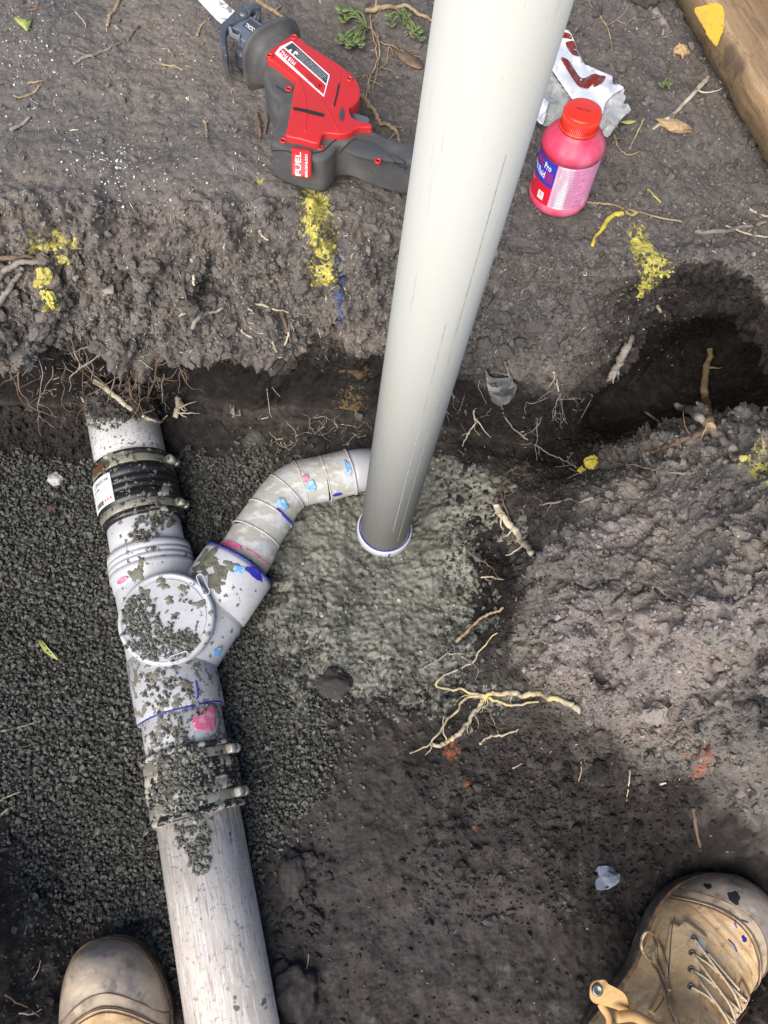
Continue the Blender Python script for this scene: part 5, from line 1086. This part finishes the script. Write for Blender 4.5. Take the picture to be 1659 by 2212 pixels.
# between saw and riser
twig('root',[(778,205),(795,222),(806,238),(818,262),(840,272),(856,290),(866,312)],.0034,m_rtan,'knobbly brown root running from the saw trigger to the riser pipe','root',l=.005,side=3,seed=120)
twig('root',[(790,22),(830,14),(870,12),(905,25),(935,42)],.0034,m_rtan,'arched brown root at the top, left of the riser pipe','root',l=.008,side=2,seed=121)
for i,(pts,r) in enumerate([([(770,40),(800,60),(820,90),(850,100)],.0010),([(800,30),(808,90),(815,130),(806,190)],.0011),([(812,70),(820,120),(800,170),(790,215)],.0013),([(840,105),(835,130),(822,150)],.0009),([(850,100),(880,115),(915,128)],.0008),([(790,150),(800,200)],.0009)]):
    twig('stem',pts,r,m_rtan,'dry tan stem of the trailing weed left of the riser pipe','stem',group='dry weed stems',l=.006,side=2,seed=130+i)
# right of the riser
for i,(pts,r,mm_,lb_,sd_) in enumerate([
 ([(1531,166),(1495,205),(1455,245),(1412,279)],.0034,m_rpale,'long pale straight straw stick right of the bottle',1),([(1268,437),(1300,440),(1340,447),(1395,462),(1475,482)],.0018,m_rtan,'long thin brown twig lying in front of the bottle',2),
 ([(1345,460),(1320,468),(1302,492),(1278,530)],.0036,m_ryp,'yellow painted curled root in front of the bottle',0),([(1355,458),(1368,465),(1376,458)],.0022,m_ryp,'small forked yellow painted chip',0),([(1338,250),(1330,320),(1318,345)],.0010,m_ryp,'dull',0),
 ([(1390,255),(1372,295),(1362,318)],.0011,m_ryel,'thin yellow straw right of the bottle cap',0),([(1328,290),(1338,318),(1356,335),(1384,328)],.0016,m_rtan,'hooked brown twig right of the bottle',1),([(1270,0),(1300,40),(1318,75),(1322,110)],.0013,m_rtan,'fine long stem at the top right of the riser pipe',2),
 ([(1334,45),(1350,48),(1374,38)],.0016,m_rgrey,'short grey twig left of the rotten stick',0),([(1395,-8),(1415,22),(1432,50),(1448,72)],.0075,m_rgrey,'rotten flaking grey stick at the top right',3),([(1500,500),(1560,500),(1600,492),(1660,478)],.0035,m_rgrey,'peeling grey root at the right edge',2),
 ([(1568,488),(1610,505),(1662,512)],.0018,m_rpale,'pale curl of bark under the peeling root',0),([(1620,452),(1640,462),(1662,470)],.0020,m_rpale,'short pale stick at the right edge',0),([(1398,410),(1418,425),(1428,436)],.0016,m_ryp,'yellow flecked sliver right of the bottle',0),
 ([(1436,115),(1428,140),(1442,165)],.0013,m_rbrn,'',0),([(1420,660),(1428,672),(1438,684)],.0026,m_rpale,'small peeled stub at the rim of the hollow',0),([(1290,1660),(1292,1662)],0.,m_rbrn,'',0),([(1560,1480),(1562,1481)],0,m_rbrn,'',0),([(1385,1185),(1388,1190)],0,m_rbrn,'',0),([(1280,300),(1284,318)],.0010,m_ryel,'short yellow straw beside the bag',0)]):
    if r and lb_ and lb_!='dull': twig('twig',pts,r,mm_,lb_,'twig',l=.0025,seed=150+i,side=sd_,flat=.75,wob=.0008)
# left floor edge
for i,(pts,r,mm_,lb_) in enumerate([([(-5,1580),(40,1572),(88,1558)],.0018,m_rgrey,'grey twig entering the gravel from the left edge'),([(0,1255),(12,1262),(28,1268)],.0022,m_rtan,'tan chip on the gravel at the left edge'),([(-4,1730),(15,1722),(45,1712)],.0014,m_ryel,'upper yellow straw at the left edge'),([(-4,1762),(12,1750),(30,1740)],.0020,m_ryel,'lower yellow straw at the left edge'),
 ([(70,2120),(82,2095),(88,2075)],.0008,m_rpale,'hair thin pale root left of the left boot'),([(10,2150),(50,2172),(85,2195)],.0012,m_rbrn,'brown rootlet in the bottom left corner'),([(40,2190),(70,2188),(90,2180)],.0010,m_rpale,'pale rootlet in the bottom left corner'),([(655,1905),(658,1945),(648,1985)],.0008,m_rpale,''),([(668,2060),(660,2100),(650,2125)],.0009,m_rtan,'thin curved rootlet between the two dirt clods'),([(1455,2105),(1480,2112),(1500,2122)],.0010,m_rpale,'')]):
    if lb_: twig('twig',pts,r,mm_,lb_,'twig',seed=180+i,wob=.0008)
# soil fallen over the buried end of the upper pipe
rs=np.random.default_rng(44);SP=[];SQ=[]
for i in range(1300):
    x=rs.normal(262,42);y=rs.uniform(845,905) if i%3 else rs.normal(872,12)
    p,nn=G(x,y,SOLIDS);s_=min(.009,math.exp(rs.normal(-6.1,.5)));SP.append(p+nn*s_*.3+np.array([0,0,rs.uniform(0,.006)]));SQ.append(s_)
tag(scatter('fallen_soil',np.array(SP),np.array(SQ),m_crumb,np.array([[.055,.048,.045]])*np.exp(rs.normal(0,.25,(len(SP),1))),seed=45,lib=rocklib(20,16,.85,18)),'dark soil fallen over the buried end of the upper sewer pipe','soil',kind='stuff')
# ---- stones, clods, chips
def lump(name,px,py,rx,ry,m,label,cat,seed,h=.5,objs=None,rough=.45,sub=4,sink=.35,rot=0,freq=3.):
    p,nn=G(px,py,objs or [ground,mortar]);bm=bmesh.new();bmesh.ops.create_icosphere(bm,subdivisions=sub,radius=1.);V=np.array([v.co[:] for v in bm.verts]);Fc=[tuple(v.index for v in f.verts) for f in bm.faces];bm.free()
    V=V*(1+rough*fbm(V+seed*7.1,freq*.5,3)[:,None]+.10*rough*fbm(V+seed,freq*3,2)[:,None]);d=np.linalg.norm(un(px+rx,py,p[2])-un(px,py,p[2]));e=np.linalg.norm(un(px,py+ry,p[2])-un(px,py,p[2]))
    V=V*np.array([d,e,min(d,e)*h]);c,s=math.cos(rot),math.sin(rot);V=np.stack([V[:,0]*c-V[:,1]*s,V[:,0]*s+V[:,1]*c,V[:,2]],1)
    return tag(mesh(name,V+p+[0,0,min(d,e)*h*(1-2*sink)],Fc,m,base=p,smooth=freq<3.5),label,cat)
m_clod=mat('dark_clod',(.048,.042,.040),.95,layers=[(90,(.085,.078,.075),.5,.66,5,None,.7)],bump=[(220,.7,.002),(700,.6,.001)],spec=.2)
m_bst=mat('blue_grey_stone',(.13,.15,.20),.6,layers=[(60,(.30,.32,.37),.54,.66,5,None,.8),(25,(.05,.05,.055),.58,.68,4,None,.8)],bump=[(90,.4,.002)])
m_wst=mat('whitish_stone',(.42,.41,.39),.7,layers=[(90,(.22,.21,.20),.52,.64,4,None,.8)],bump=[(120,.4,.002)])
m_brst=mat('red_brown_stone',(.12,.065,.05),.7,bump=[(120,.4,.002)])
m_blkst=mat('black_stone',(.018,.018,.02),.6,bump=[(120,.4,.002)])
lump('dirt_clod',720,1478,38,34,m_clod,'round dark dirt clod at the lower edge of the mortar','clod',1,.6,rough=.35)
lump('dirt_clod',634,1888,32,52,m_clod,'upright oval dirt clod right of the scraped old pipe','clod',2,.7,rough=.4)
lump('dirt_clod',662,1858,22,18,m_clod,'small dirt clod touching the top of the oval clod','clod',3,.7,rough=.4)
lump('dirt_clod',640,2142,48,62,m_clod,'large dirt clod at the bottom beside the scraped old pipe','clod',4,.6,rough=.35)
lump('dirt_clod',602,2100,24,30,m_clod,'smaller clod tucked between large clod and old pipe','clod',5,.6,rough=.4)
lump('stone',1307,1895,29,25,m_bst,'flat blue grey stone on the dark floor above the right boot','stone',6,.5,rough=.9,sub=2,freq=4,rot=.2)
lump('stone',122,1037,18,14,m_wst,'whitish oval stone lying on the gravel left of the sticker','stone',7,.7,rot=-.7)
lump('stone',106,1102,15,9,m_brst,'reddish brown stone lying on the gravel left of the sticker','stone',8,.6,rot=.6)
lump('stone',80,1252,7,5,m_wst,'tiny whitish stone on the gravel left of the junction','stone',9,.6)
lump('stone',1541,198,0,0,m_blkst,'x','stone',10) if False else lump('stone',1311,200,12,11,m_blkst,'small black stone on the soil above the bag','stone',10,.7,rough=.6,sub=2,freq=4)
lump('stone',1545,293,20,14,m_wst,'grey stone','stone',11,.5,rough=.5) if False else None
lump('dirt_clod',1390,0,30,20,m_clod,'dark clod at the top edge above the bag','clod',12,.6)
lump('stone',1440,2008,14,12,m_blkst,'x','stone',13) if False else lump('stone',1055,1990,18,11,m_blkst,'wet black stone on the dark floor, left of the blue grey stone','stone',13,.5,rough=.5,sub=2,freq=4)
m_ypc=mat('yellow_sprayed_clod',(.42,.36,.05),.9,layers=[(60,(.06,.055,.03),.54,.62,4,None,.9)],bump=[(150,.8,.003)])
lump('painted_clod',1278,1001,17,14,m_ypc,'small clod sprayed yellow in the dark gap by the mound','clod',14,.7,rough=.6)
lump('painted_clod',1257,1018,8,9,m_ypc,'tiny yellow crumb beside the sprayed clod','clod',15,.7,rough=.6)
m_chip=mat('wood_chip_tan',(.42,.29,.15),.8,layers=[(80,(.22,.14,.08),.5,.62,5,(1,.3,1),.9)],bump=[(200,.5,.001)])
lump('wood_chip',1452,272,34,13,m_chip,'flat tan wood chip under the long pale straw stick','wood chip',16,.35,rough=.5,rot=-.25,sink=.2)
lump('wood_chip',1472,112,13,10,m_chip,'curled tan wood chip beside the rotten stick','wood chip',17,.5,rough=.9,sink=.2)
lump('wood_chip',1350,235,6,12,m_chip,'small orange wood chip right of the bag','wood chip',18,.4,rough=.6,sink=.2,rot=.4)
lump('wood_chip',775,2005,0.5,.5,m_chip,'x','wood chip',19) if False else None
m_shard=mat('whitish_shard',(.20,.21,.215),.5,layers=[(40,(.55,.56,.57),.52,.60,5,None,.9),(25,(.045,.042,.042),.50,.60,5,None,.8)],bump=[(60,.8,.004)])
sh=[(1047,795),(1056,812),(1075,820),(1100,815),(1118,832),(1112,858),(1095,872),(1078,878),(1062,868),(1052,835)]
sp,_=G(1075,835);shp=[]
for x,y in sh:
    p,_=G(x,y);shp.append(p-ray(x,y)*.016)
o=tag(mesh('shard',*prism(np.array(shp),dirn(CAM,sp)*.010),m_shard,base=sp),'whitish grey flat shard sticking out under the ledge right of the riser','shard');bevel(o,.002,2)
# dead leaves and green bits
def leaf(name,pts,m,label,cat,l=.004,cur=.004):
    P_=[];
    for i,(x,y) in enumerate(pts): P_.append(at(x,y,l+cur*(i%3)/2,[ground,mortar]))
    c=np.mean(P_,0)-ray(*np.mean(pts,0))*-.001;Q=crom(np.array(P_),4,True);V=np.concatenate([[c],Q]);n=len(Q)
    o=mesh(name,V,[(0,1+(i+1)%n,1+i) for i in range(n)],m,base=c);s=o.modifiers.new('s','SOLIDIFY');s.thickness=.0006;return tag(o,label,cat)
m_dl=mat('dead_leaf',(.17,.11,.07),.6,layers=[(60,(.10,.065,.045),.5,.65,4,None,.8)],bump=[(80,.3,.002)]);m_gl=mat('green_leaf',(.13,.17,.06),.5,layers=[(80,(.22,.26,.08),.5,.65,3,None,.7)]);m_yg=mat('yellow_green_leaf',(.34,.36,.10),.55)
leaf('leaf',[(848,106),(862,103),(890,118),(912,135),(910,148),(885,142),(862,126)],m_dl,'brown dead leaf left of the riser pipe','leaf')
leaf('leaf',[(83,1382),(90,1383),(104,1400),(126,1426),(100,1410),(88,1395)],m_yg,'slim yellow green leaf blade on the gravel','leaf',l=.006)
leaf('leaf',[(30,36),(45,38),(56,44),(68,40),(64,56),(58,66),(46,56),(36,46)],m_yg,'pale green leaf scrap in the top left corner','leaf')
leaf('leaf',[(530,310),(560,306),(590,318),(600,335),(565,332),(538,322)],m_dl,'x','leaf') if False else leaf('leaf',[(532,306),(545,304),(572,316),(612,330),(640,336),(630,348),(590,344),(550,330)],m_dl,'x','leaf') if False else None
leaf('leaf',[(1340,262),(1362,258),(1374,262),(1356,268)],m_yg,'yellow green leaf scrap right of the bottle cap','leaf')
leaf('leaf',[(1340,445),(1350,438),(1364,444),(1356,452)],mat('yellow_chip',(.60,.48,.05),.6),'x','leaf') if False else None
rs=np.random.default_rng(31)
def weed(name,cx,cy,pts,label):
    c,_=G(cx,cy);E=empty(name,c,label,'plant')
    for i,(x,y,r) in enumerate(pts):
        p=at(x,y,rs.uniform(.010,.022),[ground]);mid=(c+p)/2+[0,0,.012];mesh('stem',*tube(crom(np.array([c,mid,p]),6),np.linspace(.0010,.0006,13),6),m_gl,parent=E)
        for k in range(3):
            a=2*math.pi*k/3+rs.uniform(0,1);rr=r*.00047;cc_=p+np.array([math.cos(a),math.sin(a),.25])*rr*1.0;V=[p];n=12
            for j in range(n):
                t=2*math.pi*j/n;ra=rr*(1-.18*(math.cos(t)>.9));V.append(cc_+np.array([math.cos(a)*math.cos(t)-math.sin(a)*math.sin(t)*.9,math.sin(a)*math.cos(t)+math.cos(a)*math.sin(t)*.9,.25*math.cos(t)+rs.uniform(-.08,.08)])*ra)
            V[0]=cc_-[0,0,rr*.15];o=mesh('leaf',V,[(0,1+j,1+(j+1)%n) for j in range(n)],m_gl,parent=E);s=o.modifiers.new('s','SOLIDIFY');s.thickness=.0005
weed('clover_weed',795,70,[(738,22,11),(752,32,12),(744,42,10),(765,25,10),(772,30,9),(748,78,12),(762,90,12),(775,82,11),(756,98,10),(735,88,9),(780,98,8),(765,75,10)],'green clover like weed with round leaves above the saw')
weed('clover_weed',870,55,[(868,25,8),(880,35,8),(893,60,11),(902,70,10),(908,82,9),(838,35,7),(845,52,8),(895,75,9)],'smaller green weed close to the left side of the riser pipe')
weed('seedling',1315,178,[(1310,348/1,5)] if False else [(1317,160,5)],'tiny curled green shoot above the bag') if False else None
weed('seedling',1437,187,[(1431,183,7),(1443,181,7)],'tiny two leaved green seedling right of the bag')
# clods of broken earth
def clods(n,boxes,seed,s0,sg,mul=1.,smax=.02):
    rs=np.random.default_rng(seed);out=[]
    while len(out)<n:
        b=boxes[rs.integers(len(boxes))];p,nn=G(rs.uniform(b[0],b[2]),rs.uniform(b[1],b[3]));s=min(smax,math.exp(rs.normal(math.log(s0),sg)));out.append((*(p+nn*s*.1),s))
    out=np.array(out);c=np.array([gcol(p) for p in out[:,:3]])*mul*np.exp(rs.normal(0,.15,(n,1)))
    return out,c
def clodlib(n,seed):
    lib=[]
    bm=bmesh.new();bmesh.ops.create_icosphere(bm,subdivisions=3,radius=1.);V0=np.array([v.co[:] for v in bm.verts]);F0=np.array([[v.index for v in f.verts] for f in bm.faces]);bm.free()
    for i in range(n):
        V=V0*(1+.45*fbm(V0+seed*3+i*5.3,1.1,4)[:,None]+.16*np.abs(pn(V0*3.5+i))[:,None]-.05)*np.array([1,.8,.6]);lib.append((V,F0))
    return lib
o1,c1=clods(150,[(1120,960,1680,1700),(1250,1000,1680,1350),(1380,1100,1680,1600)],71,.0050,.50)
o2,c2_=clods(330,[(860,1560,1500,1950),(950,1620,1300,1800),(560,1780,720,2212)],72,.0042,.45,.9,.013)
o3,c3=clods(420,[(-20,560,840,760),(-20,560,500,780),(980,620,1300,780)],73,.0058,.45,1.,.018)
o4,c4=clods(130,[(1250,-20,1680,500)],74,.0042,.45,.9,.012)
oo=np.concatenate([o1,o2,o3,o4]);oc_=np.concatenate([c1,c2_,c3,c4])
tag(scatter('earth_clods',oo[:,:3],oo[:,3],attrmat('earth_clod',(1,1,1),.95,spec=.2,layers=[(420,(-.5,-.48,-.47),.5,.68,3,None,.8)],bump=[(160,.7,.004),(600,.5,.0012)]),oc_,seed=75,lib=clodlib(24,2)),'broken clods of earth lying on the banks and the pit floor','soil',kind='stuff')
# litter too many to count
def slivers(n,boxes,seed,cols,l0=.003,l1=.012,w0=.0003,w1=.0009,name='plant_litter',label='',objs=None,acc=None):
    rs=np.random.default_rng(seed);V=[];Fc=[];Cc=[]
    for i in range(n):
        b=boxes[rs.integers(len(boxes))];px,py=rs.uniform(b[0],b[2]),rs.uniform(b[1],b[3]);p,nn=G(px,py,objs)
        t=rs.normal(0,1,3);t-=t.dot(nn)*nn*rs.uniform(.6,1.);t/=np.linalg.norm(t);L_=rs.uniform(l0,l1)*.5*rs.uniform(.4,1);w_=rs.uniform(w0,w1);s=np.cross(nn,t);s/=np.linalg.norm(s)+1e-9
        bend=nn*rs.uniform(0,.25)*L_;q=p+nn*w_*1.2;k=len(V)
        for u,ww in((-1,.5),(0,1),(1,.4)):
            c=q+t*L_*u-bend*(abs(u));V+=[c+s*w_*ww,c+nn*w_*ww,c-s*w_*ww]
        for a in(0,3):
            for j in range(3): Fc.append((k+a+j,k+a+(j+1)%3,k+a+3+(j+1)%3,k+a+3+j))
        Fc.append((k,k+2,k+1,k));Fc[-1]=(k+2,k+1,k,k+2)
        Fc.pop();c_=np.array(cols[rs.integers(len(cols))])*rs.uniform(.6,1.25);Cc+=[c_]*9
    return tag(mesh(name,np.array(V),np.array(Fc),attrmat(name,(1,1,1),.85),cols=np.array(Cc),smooth=False),label,'litter',kind='stuff')
SC=[(.40,.34,.25),(.26,.19,.13),(.16,.11,.08),(.52,.47,.38),(.30,.27,.24),(.12,.09,.07)]
slivers(1500,[(-20,-20,900,460),(-20,430,840,720),(0,600,700,780)],61,SC,name='plant_litter',label='tiny bits of straw, bark and root fibre over the bank and soil')
slivers(1100,[(1150,0,1680,560),(1100,900,1680,1700),(950,560,1500,800)],62,SC,l1=.010,name='plant_litter',label='fine straw and fibre scraps over the right hand soil')
slivers(450,[(540,1500,1680,2220),(0,1850,300,2200),(950,880,1250,1500)],63,SC,l1=.009,w1=.0006,name='plant_litter',label='sparse fibres on the dark trodden pit floor')
slivers(260,[(0,700,420,860),(380,560,760,780)],64,[(.45,.40,.32),(.30,.24,.18)],l0=.012,l1=.030,w0=.0003,w1=.0007,name='root_fibre',label='fine root fibres matted on the bank face')
# white grains
WG=[]
rs=np.random.default_rng(90)
for i in range(560):
    b=[(120,480,90,110,.3),(0,0,420,200,.3),(-20,60,90,200,.2),(180,300,330,440,.6),(150,0,700,420,.3)][rs.integers(5)]
    if i%3==0: px,py=rs.normal(270,70),rs.normal(360,40)
    elif i%3==1: px,py=rs.normal(60,50),rs.normal(90,60)
    else: px,py=rs.uniform(0,650),rs.uniform(0,470)
    p,nn=G(px,py);WG.append((*(p+nn*.0004),abs(rs.normal(0,.0007))+.0004))
for i in range(160):
    p,nn=G(rs.uniform(0,1659),rs.uniform(0,2212),GM);WG.append((*(p+nn*.0004),rs.uniform(.0004,.0011)))
WG=np.array(WG);tag(scatter('white_grit',WG[:,:3],WG[:,3],attrmat('white_grit',(1,1,1),.6),np.tile(np.array([[.72,.71,.68]]),(len(WG),1))*rs.uniform(.6,1,(len(WG),1)),seed=91),'fine white grit sprinkled on the top left soil','grit',kind='stuff')
